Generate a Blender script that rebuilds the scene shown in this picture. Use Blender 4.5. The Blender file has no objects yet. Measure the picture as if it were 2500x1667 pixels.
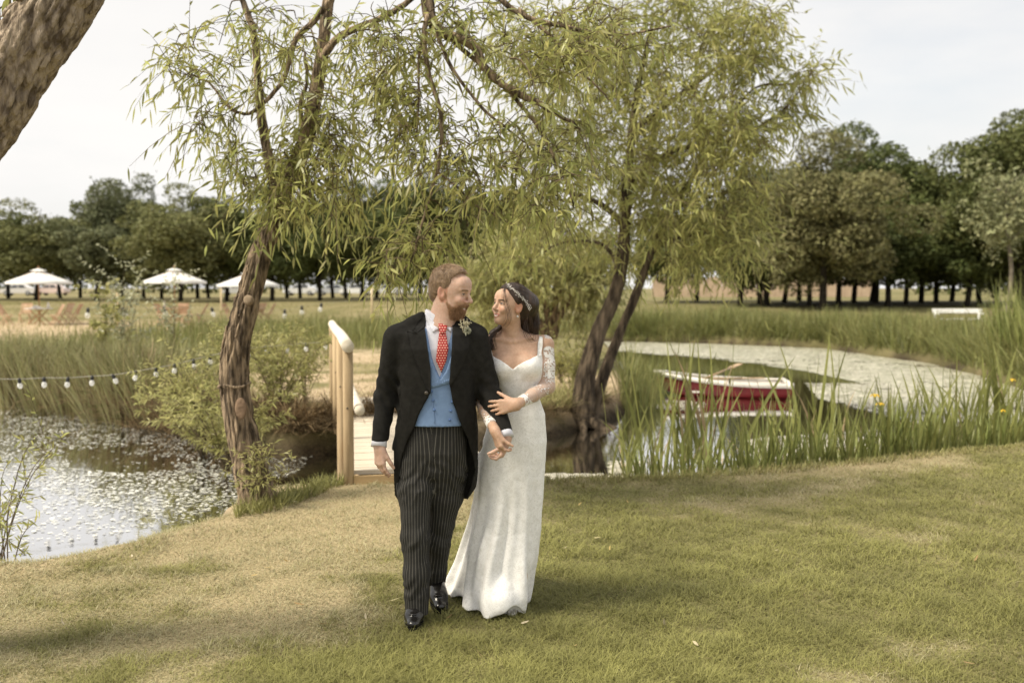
import bpy, math, random
import numpy as np
from mathutils import Vector, Matrix
rng = np.random.default_rng(7); random.seed(7)
R_ = math.radians
SC = bpy.context.scene; COL = SC.collection
# ------------------------------------------------------------------ camera, sky, sun, exposure
CAM_H = 1.70; FPX = 2430.0; HOR = 700.0
PITCH = math.atan((833.5 - HOR) / FPX)
cam = bpy.data.cameras.new('camera'); camo = bpy.data.objects.new('camera', cam); COL.objects.link(camo)
camo.location = (0, 0, CAM_H); camo.rotation_euler = (math.pi/2 - PITCH, 0, 0)
cam.sensor_width = 36; cam.lens = 36*FPX/2500; cam.clip_end = 2000; cam.clip_start = 0.05
cam.dof.use_dof = True; cam.dof.focus_distance = 4.95; cam.dof.aperture_fstop = 2.2
SC.camera = camo
SUN_AZ, SUN_EL = R_(-112), R_(52)          # azimuth from +Y towards +X (minus: left), elevation
w = bpy.data.worlds.new('World'); SC.world = w; w.use_nodes = True
nt = w.node_tree; nt.nodes.clear()
def wn(t, **k):
    n = nt.nodes.new(t)
    for a, b in k.items(): setattr(n, a, b)
    return n
wo = wn('ShaderNodeOutputWorld'); bg = wn('ShaderNodeBackground'); bg.inputs['Strength'].default_value = 0.1
sky = wn('ShaderNodeTexSky', sky_type='NISHITA', sun_disc=False, sun_elevation=SUN_EL, sun_rotation=SUN_AZ, air_density=1.2, dust_density=2.0)
tc = wn('ShaderNodeTexCoord'); mp = wn('ShaderNodeMapping'); mp.inputs['Scale'].default_value = (1.0, 1.0, 3.2); mp.inputs['Location'].default_value = (0.35, 0.2, 0.1)
no = wn('ShaderNodeTexNoise'); no.inputs['Scale'].default_value = 1.9; no.inputs['Detail'].default_value = 7; no.inputs['Roughness'].default_value = 0.55
cr = wn('ShaderNodeValToRGB'); cr.color_ramp.elements[0].position = 0.30; cr.color_ramp.elements[0].color = (.7,.7,.7,1); cr.color_ramp.elements[1].position = 0.50
cl = wn('ShaderNodeValToRGB'); cl.color_ramp.elements[0].position = 0.30; cl.color_ramp.elements[0].color = (6.3,6.2,6.1,1); cl.color_ramp.elements[1].position = 0.62; cl.color_ramp.elements[1].color = (6.85,6.7,6.5,1)
no2 = wn('ShaderNodeTexNoise'); no2.inputs['Scale'].default_value = 2.6; no2.inputs['Detail'].default_value = 8
mx = wn('ShaderNodeMix', data_type='RGBA')
L = nt.links.new
L(tc.outputs['Generated'], mp.inputs['Vector']); L(mp.outputs[0], no.inputs['Vector']); L(mp.outputs[0], no2.inputs['Vector'])
L(no.outputs[0], cr.inputs[0]); L(no2.outputs[0], cl.inputs[0]); L(cr.outputs[0], mx.inputs[0])
L(sky.outputs[0], mx.inputs[6]); L(cl.outputs[0], mx.inputs[7]); L(mx.outputs[2], bg.inputs['Color']); L(bg.outputs[0], wo.inputs['Surface'])
sl = bpy.data.lights.new('sun', 'SUN'); slo = bpy.data.objects.new('sun', sl); COL.objects.link(slo)
sl.energy = 4.3; sl.angle = R_(16); sl.color = (1.0, 0.91, 0.74)
sd = Vector((math.sin(SUN_AZ)*math.cos(SUN_EL), math.cos(SUN_AZ)*math.cos(SUN_EL), math.sin(SUN_EL)))
slo.rotation_euler = sd.to_track_quat('Z', 'Y').to_euler(); slo.location = sd*60
SC.view_settings.view_transform = 'Standard'; SC.view_settings.look = 'None'
SC.view_settings.exposure = 0.58; SC.view_settings.gamma = 1.0; SC.view_settings.use_curve_mapping = False
SC.render.engine = 'CYCLES'; SC.cycles.max_bounces = 6; SC.cycles.diffuse_bounces = 3; SC.cycles.glossy_bounces = 3; SC.cycles.transmission_bounces = 4; SC.cycles.transparent_max_bounces = 12; SC.cycles.use_denoising = True

# ------------------------------------------------------------------ helpers: pixels of a 2352-wide view (F*) or 2500-wide view (P, G) -> metres
KF = 2500/2352
def ray(px, py):
    X = (px-1250)/FPX; Y = (833.5-py)/FPX
    c, s = math.cos(PITCH), math.sin(PITCH)
    return np.array([X, c + Y*s, -s + Y*c])
def P(px, py, Y): d = ray(px, py); return np.array([0, 0, CAM_H]) + d*(Y/d[1])
def G(px, py, z=0.0): d = ray(px, py); return np.array([0, 0, CAM_H]) + d*((z-CAM_H)/d[2])
def FP(x, y, Y): return P(x*KF, y*KF, Y)
def FG(x, y, z=0.0): return G(x*KF, y*KF, z)
WATER_Z = -0.28

def mesh_from(name, V, faces, smooth=True, attrs=None):
    """faces: list of int arrays (M,k)."""
    me = bpy.data.meshes.new(name); V = np.asarray(V, dtype=np.float32)
    me.vertices.add(len(V)); me.vertices.foreach_set('co', V.ravel())
    faces = [np.asarray(f, dtype=np.int32) for f in faces if len(f)]
    loops = np.concatenate([f.ravel() for f in faces]); tot = np.concatenate([np.full(len(f), f.shape[1], np.int32) for f in faces])
    st = np.concatenate([[0], np.cumsum(tot)[:-1]]).astype(np.int32)
    me.loops.add(len(loops)); me.loops.foreach_set('vertex_index', loops)
    me.polygons.add(len(tot)); me.polygons.foreach_set('loop_start', st)
    me.polygons.foreach_set('use_smooth', np.full(len(tot), bool(smooth)))
    me.update(calc_edges=True)
    for k, a in (attrs or {}).items():
        a = np.asarray(a, dtype=np.float32)
        if a.ndim == 2:
            at = me.color_attributes.new(k, 'FLOAT_COLOR', 'POINT'); at.data.foreach_set('color', np.hstack([a, np.ones((len(a), 1), np.float32)]).ravel())
        else:
            at = me.attributes.new(k, 'FLOAT', 'POINT'); at.data.foreach_set('value', a)
    return me
def link(name, me, mat=None, parent=None, label=None, cat=None, group=None, kind=None):
    o = bpy.data.objects.new(name, me); COL.objects.link(o)
    if mat is not None and me is not None and not len(me.materials): me.materials.append(mat)
    if parent is not None: o.parent = parent
    if label: o['label'] = label
    if cat: o['category'] = cat
    if group: o['group'] = group
    if kind: o['kind'] = kind
    return o
def empty(name, loc, label=None, cat=None, group=None, rz=0.0):
    o = link(name, None, None, None, label, cat, group); o.location = tuple(loc); o.rotation_euler = (0, 0, rz); return o
def copy_tree(o, parent=None):
    c = o.copy(); COL.objects.link(c); c.parent = parent
    for ch in list(o.children): copy_tree(ch, c)
    return c

def frames(pts):
    pts = np.asarray(pts, float); n = len(pts)
    T = np.gradient(pts, axis=0); T /= np.linalg.norm(T, axis=1)[:, None] + 1e-12
    u = np.cross(T[0], [0, 0, 1.0]);
    if np.linalg.norm(u) < 1e-3: u = np.cross(T[0], [0, 1.0, 0])
    u /= np.linalg.norm(u); U = [u]
    for i in range(1, n):
        v = U[-1] - T[i]*np.dot(U[-1], T[i]); v /= np.linalg.norm(v) + 1e-12; U.append(v)
    U = np.array(U); return T, U, np.cross(T, U)
class MB:
    def __init__(s): s.V = []; s.n = 0; s.F = {}; s.A = {}
    def add(s, V, *faces, **attrs):
        V = np.asarray(V, float); s.V.append(V)
        for f in faces:
            f = np.asarray(f, int)
            if len(f): s.F.setdefault(f.shape[1], []).append(f + s.n)
        for k, a in attrs.items(): s.A.setdefault(k, []).append(a)
        s.n += len(V); return s
    def tube(s, pts, r, sides=6, cap=True, bump=None):
        pts = np.asarray(pts, float); n = len(pts); r = np.broadcast_to(np.asarray(r, float), (n,))
        T, U, W = frames(pts); a = np.linspace(0, 2*math.pi, sides, endpoint=False)
        ca, sa = np.cos(a), np.sin(a); rr = r[:, None]*np.ones((n, sides))
        if bump is not None: rr = rr*bump(n, a)
        V = (pts[:, None, :] + rr[:, :, None]*(ca[None, :, None]*U[:, None, :] + sa[None, :, None]*W[:, None, :])).reshape(-1, 3)
        i = np.arange(n-1)[:, None]*sides; j = np.arange(sides)[None, :]; jn = (j+1) % sides
        Q = np.stack([i+j, i+jn, i+sides+jn, i+sides+j], -1).reshape(-1, 4)
        f = [Q]
        if cap and sides >= 3: f += [np.arange(sides)[::-1][None, :], (np.arange(sides) + (n-1)*sides)[None, :]]
        s.add(V, *f); return s
    def box(s, c, size, R=None, taper=None):
        h = np.array(size)/2.0
        V = np.array([[x, y, z] for z in (-1, 1) for y in (-1, 1) for x in (-1, 1)], float)*h
        if taper is not None: V[4:, :2] *= taper
        if R is not None: V = V @ np.array(R).T
        s.add(V + np.array(c), [[0, 2, 3, 1], [4, 5, 7, 6], [0, 1, 5, 4], [2, 6, 7, 3], [0, 4, 6, 2], [1, 3, 7, 5]]); return s
    def beam(s, a, b, w, h, up=(0, 0, 1)):
        a = np.array(a, float); b = np.array(b, float); d = b-a; l = np.linalg.norm(d); d /= l
        x = np.cross(d, up); x /= np.linalg.norm(x); z = np.cross(x, d)
        return s.box((a+b)/2, (w, l, h), np.stack([x, d, z], 1))
    def disc(s, c, r, n=10, R=None, dome=0.0):
        a = np.linspace(0, 2*math.pi, n, endpoint=False)
        V = np.vstack([np.stack([r*np.cos(a), r*np.sin(a), 0*a], 1), [[0, 0, dome]]])
        if R is not None: V = V @ np.array(R).T
        s.add(V + np.array(c), [[i, (i+1) % n, n] for i in range(n)]); return s
    def sphere(s, c, r, nu=10, nv=7, R=None):
        r = np.broadcast_to(np.asarray(r, float), (3,))
        th = np.linspace(0, math.pi, nv+1)[1:-1]; ph = np.linspace(0, 2*math.pi, nu, endpoint=False)
        V = [[0, 0, 1.0]] + [[math.sin(t)*math.cos(p), math.sin(t)*math.sin(p), math.cos(t)] for t in th for p in ph] + [[0, 0, -1.0]]
        V = np.array(V)*r
        if R is not None: V = V @ np.array(R).T
        T_ = [[0, 1+i, 1+(i+1) % nu] for i in range(nu)]; Q = []; m = len(th)
        for k in range(m-1):
            for i in range(nu): Q.append([1+k*nu+i, 1+(k+1)*nu+i, 1+(k+1)*nu+(i+1) % nu, 1+k*nu+(i+1) % nu])
        e = 1+m*nu; b = 1+(m-1)*nu
        T_ += [[e, b+(i+1) % nu, b+i] for i in range(nu)]
        s.add(V + np.array(c), T_, Q); return s
    def lathe(s, c, prof, n=16, R=None):
        prof = np.array(prof, float); a = np.linspace(0, 2*math.pi, n, endpoint=False)
        V = np.stack([prof[:, 0][:, None]*np.cos(a), prof[:, 0][:, None]*np.sin(a), prof[:, 1][:, None]+0*a], -1).reshape(-1, 3)
        if R is not None: V = V @ np.array(R).T
        m = len(prof); i = np.arange(m-1)[:, None]*n; j = np.arange(n)[None, :]; jn = (j+1) % n
        s.add(V + np.array(c), np.stack([i+j, i+jn, i+n+jn, i+n+j], -1).reshape(-1, 4)); return s
    def mesh(s, name, smooth=True):
        A = {k: np.concatenate(v) for k, v in s.A.items()}
        return mesh_from(name, np.concatenate(s.V), [np.concatenate(v) for v in s.F.values()], smooth, A)
    def build(s, name, mat, parent=None, smooth=False, **k): return link(name, s.mesh(name, smooth), mat, parent, **k)
def rotz(a): c, s = math.cos(a), math.sin(a); return np.array([[c, -s, 0], [s, c, 0], [0, 0, 1.0]])
def rotx(a): c, s = math.cos(a), math.sin(a); return np.array([[1.0, 0, 0], [0, c, -s], [0, s, c]])
def roty(a): c, s = math.cos(a), math.sin(a); return np.array([[c, 0, s], [0, 1.0, 0], [-s, 0, c]])
def nrm(v): v = np.asarray(v, float); return v/(np.linalg.norm(v, axis=-1, keepdims=True) + 1e-12)
def spline(pts, n):
    """Catmull-Rom through pts (any dim), n samples."""
    p = np.asarray(pts, float); m = len(p); q = np.vstack([2*p[0]-p[1], p, 2*p[-1]-p[-2]])
    t = np.linspace(0, m-1-1e-9, n); i = t.astype(int); f = (t-i)[:, None]
    a, b, c, d = q[i], q[i+1], q[i+2], q[i+3]
    return 0.5*((2*b) + (c-a)*f + (2*a-5*b+4*c-d)*f**2 + (3*b-a-3*c+d)*f**3)
def ribbons(o, d, side, length, width, bend, prof, fold=0.0):
    """N flat tapered blades. o,d,side,bend (N,3); length,width (N,); prof (k,) half-width profile. bend = offset at the tip (quadratic)."""
    o, d, side, bend = [np.asarray(a, float) for a in (o, d, side, bend)]
    N = len(o); k = len(prof); t = np.linspace(0, 1, k)
    length = np.broadcast_to(np.asarray(length, float), (N,)); width = np.broadcast_to(np.asarray(width, float), (N,))
    C = o[:, None, :] + d[:, None, :]*(length[:, None]*t)[:, :, None] + bend[:, None, :]*(t**2)[None, :, None]
    wv = side[:, None, :]*(width[:, None]*np.asarray(prof)[None, :]*0.5)[:, :, None]
    V = np.stack([C-wv, C+wv], 2).reshape(-1, 3)
    b = (np.arange(N)*2*k)[:, None] + (np.arange(k-1)*2)[None, :]
    Q = np.stack([b, b+1, b+3, b+2], -1).reshape(-1, 4)
    return V, Q
def rand_dirs(n): return nrm(rng.normal(size=(n, 3)))
def inpoly(pts, poly):
    poly = np.asarray(poly)[:, :2]; x, y = pts[:, 0], pts[:, 1]; c = np.zeros(len(x), bool); j = len(poly)-1
    for i in range(len(poly)):
        xi, yi = poly[i]; xj, yj = poly[j]
        m = ((yi > y) != (yj > y)) & (x < (xj-xi)*(y-yi)/((yj-yi) or 1e-9) + xi); c ^= m; j = i
    return c
def polydist(pts, poly, closed=True):
    poly = np.asarray(poly)[:, :2]; best = np.full(len(pts), 1e9); n = len(poly); p = pts[:, :2]
    for i in range(n if closed else n-1):
        a = poly[i]; b = poly[(i+1) % n]; ab = b-a; t = np.clip(((p-a) @ ab)/(ab @ ab), 0, 1)
        best = np.minimum(best, np.hypot(*(p - (a + t[:, None]*ab)).T))
    return best
def sstep(x, a, b): t = np.clip((x-a)/(b-a), 0, 1); return t*t*(3-2*t)
# value noise (vectorised), for heights, masks and folds
_T3 = rng.random(64**3).astype(np.float32)
def vnoise(p, f=1.0, seed=0):
    p = np.asarray(p, np.float32)*np.float32(f) + np.float32(seed*7.31); fl = np.floor(p); u = p-fl; u = u*u*(3-2*u); i = fl.astype(np.int32)
    x0 = (i[:, 0] & 63)*4096; x1 = ((i[:, 0]+1) & 63)*4096; y0 = (i[:, 1] & 63)*64; y1 = ((i[:, 1]+1) & 63)*64; ux, uy = u[:, 0], u[:, 1]
    def pl(z): a = _T3[x0+y0+z]; b = _T3[x1+y0+z]; c = _T3[x0+y1+z]; d = _T3[x1+y1+z]; e = a+(b-a)*ux; g = c+(d-c)*ux; return e+(g-e)*uy
    if p.shape[1] == 2: return pl((seed*13) & 63)
    A = pl(i[:, 2] & 63); return A + (pl((i[:, 2]+1) & 63)-A)*u[:, 2]
def fbm(p, f, oct=4, seed=0):
    r = 0; a = .5
    for k in range(oct): r = r + a*vnoise(p, f*2**k, seed+k); a *= .5
    return r/(1-.5**oct)

# ------------------------------------------------------------------ materials
def nodes_of(m):
    m.use_nodes = True; t = m.node_tree; t.nodes.clear(); return t
def pmat(name, c1, c2=None, scale=6.0, detail=5, rough=.6, spec=.3, bump=0.0, bscale=30.0, bdist=.01, island=0.0, transl=0.0, tcol=None, stretch=(1, 1, 1),
         attr=None, attr_mul=False, metal=0.0, contrast=(.35, .65), coat=0.0, ior=None, hue=0.0):
    m = bpy.data.materials.new(name); t = nodes_of(m); N = t.nodes.new; K = t.links.new
    out = N('ShaderNodeOutputMaterial'); b = N('ShaderNodeBsdfPrincipled')
    b.inputs['Roughness'].default_value = rough; b.inputs['Specular IOR Level'].default_value = spec; b.inputs['Metallic'].default_value = metal
    b.inputs['Coat Weight'].default_value = coat
    if ior: b.inputs['IOR'].default_value = ior
    tcn = N('ShaderNodeTexCoord'); mpn = N('ShaderNodeMapping'); mpn.inputs['Scale'].default_value = stretch; K(tcn.outputs['Object'], mpn.inputs['Vector'])
    col = None
    if attr:
        a = N('ShaderNodeAttribute'); a.attribute_name = attr; col = a.outputs['Color']
    if c1 is not None:
        if c2 is None: c2 = tuple(x*.75 for x in c1)
        nz = N('ShaderNodeTexNoise'); nz.inputs['Scale'].default_value = scale; nz.inputs['Detail'].default_value = detail; K(mpn.outputs[0], nz.inputs['Vector'])
        rp = N('ShaderNodeValToRGB'); rp.color_ramp.elements[0].position = contrast[0]; rp.color_ramp.elements[1].position = contrast[1]
        rp.color_ramp.elements[0].color = (*c2, 1); rp.color_ramp.elements[1].color = (*c1, 1); K(nz.outputs[0], rp.inputs[0])
        if col is None: col = rp.outputs[0]
        else:
            mxn = N('ShaderNodeMix'); mxn.data_type = 'RGBA'; mxn.blend_type = 'MULTIPLY'; mxn.inputs[0].default_value = 1.0
            K(col, mxn.inputs[6]); K(rp.outputs[0], mxn.inputs[7]); col = mxn.outputs[2]
    if island:
        g = N('ShaderNodeNewGeometry'); hs = N('ShaderNodeHueSaturation'); mr = N('ShaderNodeMapRange')
        mr.inputs[3].default_value = 1-island; mr.inputs[4].default_value = 1+island; K(g.outputs['Random Per Island'], mr.inputs[0]); K(mr.outputs[0], hs.inputs['Value'])
        if hue:
            mu = N('ShaderNodeMath'); mu.operation = 'MULTIPLY_ADD'; fr = N('ShaderNodeMath'); fr.operation = 'FRACT'; m7 = N('ShaderNodeMath'); m7.operation = 'MULTIPLY'; m7.inputs[1].default_value = 7.13
            K(g.outputs['Random Per Island'], m7.inputs[0]); K(m7.outputs[0], fr.inputs[0]); K(fr.outputs[0], mu.inputs[0]); mu.inputs[1].default_value = hue; mu.inputs[2].default_value = .5-hue/2
            K(mu.outputs[0], hs.inputs['Hue'])
        K(col, hs.inputs['Color']); col = hs.outputs[0]
    K(col, b.inputs['Base Color'])
    if bump:
        bn = N('ShaderNodeTexNoise'); bn.inputs['Scale'].default_value = bscale; bn.inputs['Detail'].default_value = 6; K(mpn.outputs[0], bn.inputs['Vector'])
        bu = N('ShaderNodeBump'); bu.inputs['Strength'].default_value = bump; bu.inputs['Distance'].default_value = bdist; K(bn.outputs[0], bu.inputs['Height']); K(bu.outputs[0], b.inputs['Normal'])
    sh = b.outputs[0]
    if transl:
        tr = N('ShaderNodeBsdfTranslucent'); ms = N('ShaderNodeMixShader'); ms.inputs[0].default_value = transl
        if tcol: tr.inputs['Color'].default_value = (*tcol, 1)
        else: K(col, tr.inputs['Color'])
        K(sh, ms.inputs[1]); K(tr.outputs[0], ms.inputs[2]); sh = ms.outputs[0]
    K(sh, out.inputs['Surface']); return m
# ------------------------------------------------------------------ the ground with its pond, water, lawn
POND = np.array([(-30, 8), (-20, 6.6), (-14, 6.0), (-8, 5.4), (-4.5, 5.75), (-3.3, 6.02), (-2.87, 6.16), (-2.56, 6.6), (-2.32, 7.05), (-2.12, 7.42), (-2.28, 7.9), (-2.12, 8.3), (-1.85, 8.48), (-1.4, 8.5), (-.2, 8.55),
                 (.28, 8.7), (.8, 8.85), (1.25, 8.85), (1.9, 9.0), (2.54, 9.3), (3.3, 9.6), (4.06, 10.05), (5.53, 10.75), (8, 12.3), (9.6, 15), (9.9, 18.7), (10.6, 22.5), (10.9, 25.6), (10.1, 32),
                 (7, 34.6), (4.3, 35.9), (1.2, 36), (1.0, 33.5), (2.9, 31), (2.6, 26), (2.3, 21.4), (1.9, 17), (1.5, 15.2), (.95, 14.0), (.49, 13.3), (-.5, 12.6), (-1.2, 12.4), (-2.1, 11.9), (-2.65, 11.5),
                 (-3.2, 12.1), (-3.9, 12.9), (-5.1, 13.9), (-6.75, 15.8), (-8.7, 17), (-14, 18.4), (-20, 18), (-30, 16)], float)
def pond_s(p):      # signed distance, positive in the pond, with a ragged edge
    d = polydist(p, POND); s = np.where(inpoly(p, POND), d, -d)
    return s + .10*(fbm(p[:, :2], 2.2, 3, 5)-.5) + .05*(vnoise(p[:, :2], 9, 8)-.5)
def H(p):
    p = np.atleast_2d(np.asarray(p, float)); s = pond_s(p)
    base = .035*(fbm(p[:, :2], .7, 4, 3)-.5) + .55*sstep(p[:, 1], 45, 85)*1.0
    lip = .03*np.exp(-((s+.25)/.2)**2)
    return base + lip - .75*sstep(s, -.10, .55)
def Hz(x, y): return float(H(np.array([[x, y]]))[0])
def axis(segs):
    r = []
    for a, b, st in segs: r.append(np.arange(a, b, st))
    return np.concatenate(r)
gx = axis([(-400, -60, 34), (-60, -12, 4), (-12, -7, .5), (-7, 9, .11), (9, 14, .4), (14, 60, 4), (60, 420, 36)])
gy = axis([(-60, 2, 6), (2, 16, .11), (16, 40, .3), (40, 110, 3), (110, 700, 40)])
GX, GY = np.meshgrid(gx, gy); gp = np.stack([GX.ravel(), GY.ravel()], 1); gz = H(gp)
ISL = [FG(x, y)[:2] for x, y in [(560, 808), (900, 806), (1000, 820), (1270, 860), (1420, 870), (1420, 960), (1250, 1000), (900, 960), (780, 930), (640, 880), (560, 850)]]
LEFTPATH = [FG(x, y)[:2] for x, y in [(-300, 748), (90, 742), (300, 738), (500, 744), (420, 760), (120, 778), (-300, 790)]]
def sand_mask(p):
    n = fbm(p[:, :2], 1.3, 4, 11)
    s1 = np.where(inpoly(p, ISL), 1, 0)*1.0; d = polydist(p, ISL); m = np.where(s1 > 0, 1, np.exp(-d/.5))*sstep(n, .25, .5)
    d2 = polydist(p, LEFTPATH); m2 = np.where(inpoly(p, LEFTPATH), 1, np.exp(-d2/1.0))*sstep(n, .2, .5)
    s = pond_s(p); bank = np.exp(-((s+.02)/.22)**2)*.6*sstep(n, .2, .6)*(p[:, 1] < 11)
    return np.clip(np.maximum(np.maximum(m, m2), bank), 0, 1)
def dry_mask(p):    # parched patches of lawn: along the bank and on the worn way from the bridge
    s = pond_s(p); n = fbm(p[:, :2], 1.1, 4, 21); n2 = fbm(p[:, :2], 5.0, 3, 31)
    bank = np.exp(-np.maximum(-s, 0)/.9)*(p[:, 1] < 11.5)
    worn = np.exp(-(((p[:, 0]+1.15)/1.0)**2 + ((p[:, 1]-7.0)/1.2)**2))*.9 + .45*np.exp(-(((p[:, 0]+1.2)/.8)**2 + ((p[:, 1]-5.6)/.6)**2))
    left = .22*sstep(-p[:, 0], .3, 2.0)
    return np.clip(.70*bank + worn + left + 1.5*(n-.52) + 1.0*(n2-.5) + .06, 0, 1)
gcol_s = sand_mask(gp); gcol_d = dry_mask(gp); gcol_m = sstep(pond_s(gp), -.04, .14)
ny, nx = GX.shape
ii = (np.arange(ny-1)[:, None]*nx + np.arange(nx-1)[None, :]).ravel()
GQ = np.stack([ii, ii+1, ii+nx+1, ii+nx], 1)
mg = bpy.data.materials.new('ground_earth'); t = nodes_of(mg); N = t.nodes.new; K = t.links.new
o_ = N('ShaderNodeOutputMaterial'); b_ = N('ShaderNodeBsdfPrincipled'); b_.inputs['Roughness'].default_value = .9; b_.inputs['Specular IOR Level'].default_value = .15
ge = N('ShaderNodeNewGeometry')
def noise_(sc, det=6): n = N('ShaderNodeTexNoise'); n.inputs['Scale'].default_value = sc; n.inputs['Detail'].default_value = det; K(ge.outputs['Position'], n.inputs['Vector']); return n
def ramp_(src, stops):
    r = N('ShaderNodeValToRGB'); e = r.color_ramp.elements
    while len(e) < len(stops): e.new(.5)
    for q, (ps, c) in zip(e, stops): q.position = ps; q.color = (*c, 1)
    K(src, r.inputs[0]); return r
def mix_(f, a, b, mode='MIX'):
    m = N('ShaderNodeMix'); m.data_type = 'RGBA'; m.blend_type = mode
    if isinstance(f, float): m.inputs[0].default_value = f
    else: K(f, m.inputs[0])
    K(a, m.inputs[6]); K(b, m.inputs[7]); return m.outputs[2]
def att_(n): a = N('ShaderNodeAttribute'); a.attribute_name = n; return a.outputs['Fac']
green = ramp_(noise_(60).outputs[0], [(.3, (.065, .066, .026)), (.5, (.145, .135, .055)), (.7, (.24, .21, .10))]).outputs[0]
straw = ramp_(noise_(90).outputs[0], [(.3, (.17, .135, .075)), (.5, (.32, .26, .15)), (.7, (.45, .37, .23))]).outputs[0]
sandc = ramp_(noise_(9, 10).outputs[0], [(.3, (.20, .14, .085)), (.5, (.44, .34, .225)), (.7, (.58, .47, .33))]).outputs[0]
c_ = mix_(att_('dry'), green, straw); c_ = mix_(att_('sand'), c_, sandc); mud = ramp_(noise_(25).outputs[0], [(.35, (.022, .017, .011)), (.65, (.060, .045, .028))]).outputs[0]; c_ = mix_(att_('mud'), c_, mud); K(c_, b_.inputs['Base Color'])
bu = N('ShaderNodeBump'); bu.inputs['Strength'].default_value = .7; bu.inputs['Distance'].default_value = .03; K(noise_(45, 8).outputs[0], bu.inputs['Height']); K(bu.outputs[0], b_.inputs['Normal'])
K(b_.outputs[0], o_.inputs['Surface'])
link('ground', mesh_from('ground', np.column_stack([gp, gz]), [GQ], True, {'sand': gcol_s, 'dry': gcol_d, 'mud': gcol_m}), mg, label='mown parched lawn and meadow around the pond', kind='structure')

mw = bpy.data.materials.new('pond_water'); t = nodes_of(mw); N = t.nodes.new; K = t.links.new
o_ = N('ShaderNodeOutputMaterial'); b_ = N('ShaderNodeBsdfPrincipled'); b_.inputs['Base Color'].default_value = (.020, .018, .010, 1); b_.inputs['Roughness'].default_value = .035; b_.inputs['IOR'].default_value = 1.9
ge = N('ShaderNodeNewGeometry'); bu = N('ShaderNodeBump'); bu.inputs['Strength'].default_value = .12; bu.inputs['Distance'].default_value = .01
K(noise_(5, 3).outputs[0], bu.inputs['Height']); K(bu.outputs[0], b_.inputs['Normal'])
gls = N('ShaderNodeBsdfGlossy'); gls.inputs['Color'].default_value = (.92, .92, .93, 1); gls.inputs['Roughness'].default_value = .04; K(bu.outputs[0], gls.inputs['Normal']); wmx = N('ShaderNodeMixShader'); wmx.inputs[0].default_value = .80; K(b_.outputs[0], wmx.inputs[1]); K(gls.outputs[0], wmx.inputs[2]); K(wmx.outputs[0], o_.inputs['Surface'])
wx = np.linspace(-31, 13, 23); wy = np.linspace(4.5, 38, 18); WX, WY = np.meshgrid(wx, wy); k_ = (np.arange(17)[:, None]*23 + np.arange(22)[None, :]).ravel()
link('pond_water', mesh_from('pond_water', np.stack([WX.ravel(), WY.ravel(), 0*WX.ravel()+WATER_Z], 1), [np.stack([k_, k_+1, k_+24, k_+23], 1)], True), mw, label='still pond water reflecting the pale sky', kind='structure')

# lily pads and floating weed: thousands, one mass per pond arm
def pads(name, polys, n, rmin, rmax, mat, label, holes=(), clump=.0, seed=1):
    pts = []
    for poly, share in polys:
        Wp = np.array([FG(x, y, WATER_Z)[:2] for x, y in poly]); lo, hi = Wp.min(0), Wp.max(0); need = int(n*share); got = []
        while sum(map(len, got)) < need:
            q = lo + rng.random((need*2, 2))*(hi-lo); q = q[inpoly(q, Wp)]
            if clump: q = q[fbm(q, 1.4, 3, seed) + .25*rng.random(len(q)) > clump]
            got.append(q)
            if len(got) > 60: break
        pts.append(np.concatenate(got)[:need])
    q = np.concatenate(pts); q = q[pond_s(q) > .02]
    for hpoly in holes:
        Wp = np.array([FG(x, y, WATER_Z)[:2] for x, y in hpoly]); q = q[~(inpoly(q, Wp) & (rng.random(len(q)) < .93))]
    N_ = len(q); r = rmin + (rmax-rmin)*rng.random(N_)**1.5; k = 7
    a = np.linspace(.25, 2*math.pi-.25, k)[None, :] + rng.random(N_)[:, None]*6.28
    tilt = rng.normal(size=(N_, 2))*.05; z0 = WATER_Z + .004 + .006*rng.random(N_)
    x = r[:, None]*np.cos(a); y = r[:, None]*np.sin(a)*(.8+.4*rng.random(N_))[:, None]
    z = z0[:, None] + tilt[:, :1]*x + tilt[:, 1:]*y + .12*r[:, None]*rng.random((N_, k))**3
    V = np.concatenate([np.stack([q[:, :1]+x, q[:, 1:]+y, z], -1), np.stack([q[:, 0], q[:, 1], z0], -1)[:, None, :]], 1).reshape(-1, 3)
    b = (np.arange(N_)*(k+1))[:, None]; j = np.arange(k-1)[None, :]
    F_ = np.stack([b+j, b+j+1, b+k+0*j], -1).reshape(-1, 3)
    return link(name, mesh_from(name, V, [F_], False), mat, label=label, kind='stuff')
m_padL = pmat('pad_glossy_glare', (.76, .76, .72), (.52, .52, .45), scale=3, rough=.16, spec=1.0, island=.35, ior=2.6)  # near-white base colour paints the sky's glare onto the pads
m_padR = pmat('pad_pale', (.60, .56, .46), (.46, .43, .33), scale=2, rough=.35, spec=.9, island=.22, ior=1.9)
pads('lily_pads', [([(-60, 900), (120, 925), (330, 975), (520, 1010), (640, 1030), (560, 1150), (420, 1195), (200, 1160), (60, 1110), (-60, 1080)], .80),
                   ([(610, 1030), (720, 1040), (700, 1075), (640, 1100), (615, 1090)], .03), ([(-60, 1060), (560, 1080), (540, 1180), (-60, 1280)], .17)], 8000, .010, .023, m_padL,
     'small lily pads scattered over the left arm of the pond', holes=[[(150, 1030), (280, 1042), (410, 1050), (400, 1080), (280, 1088), (160, 1075)]], clump=.42)
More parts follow.
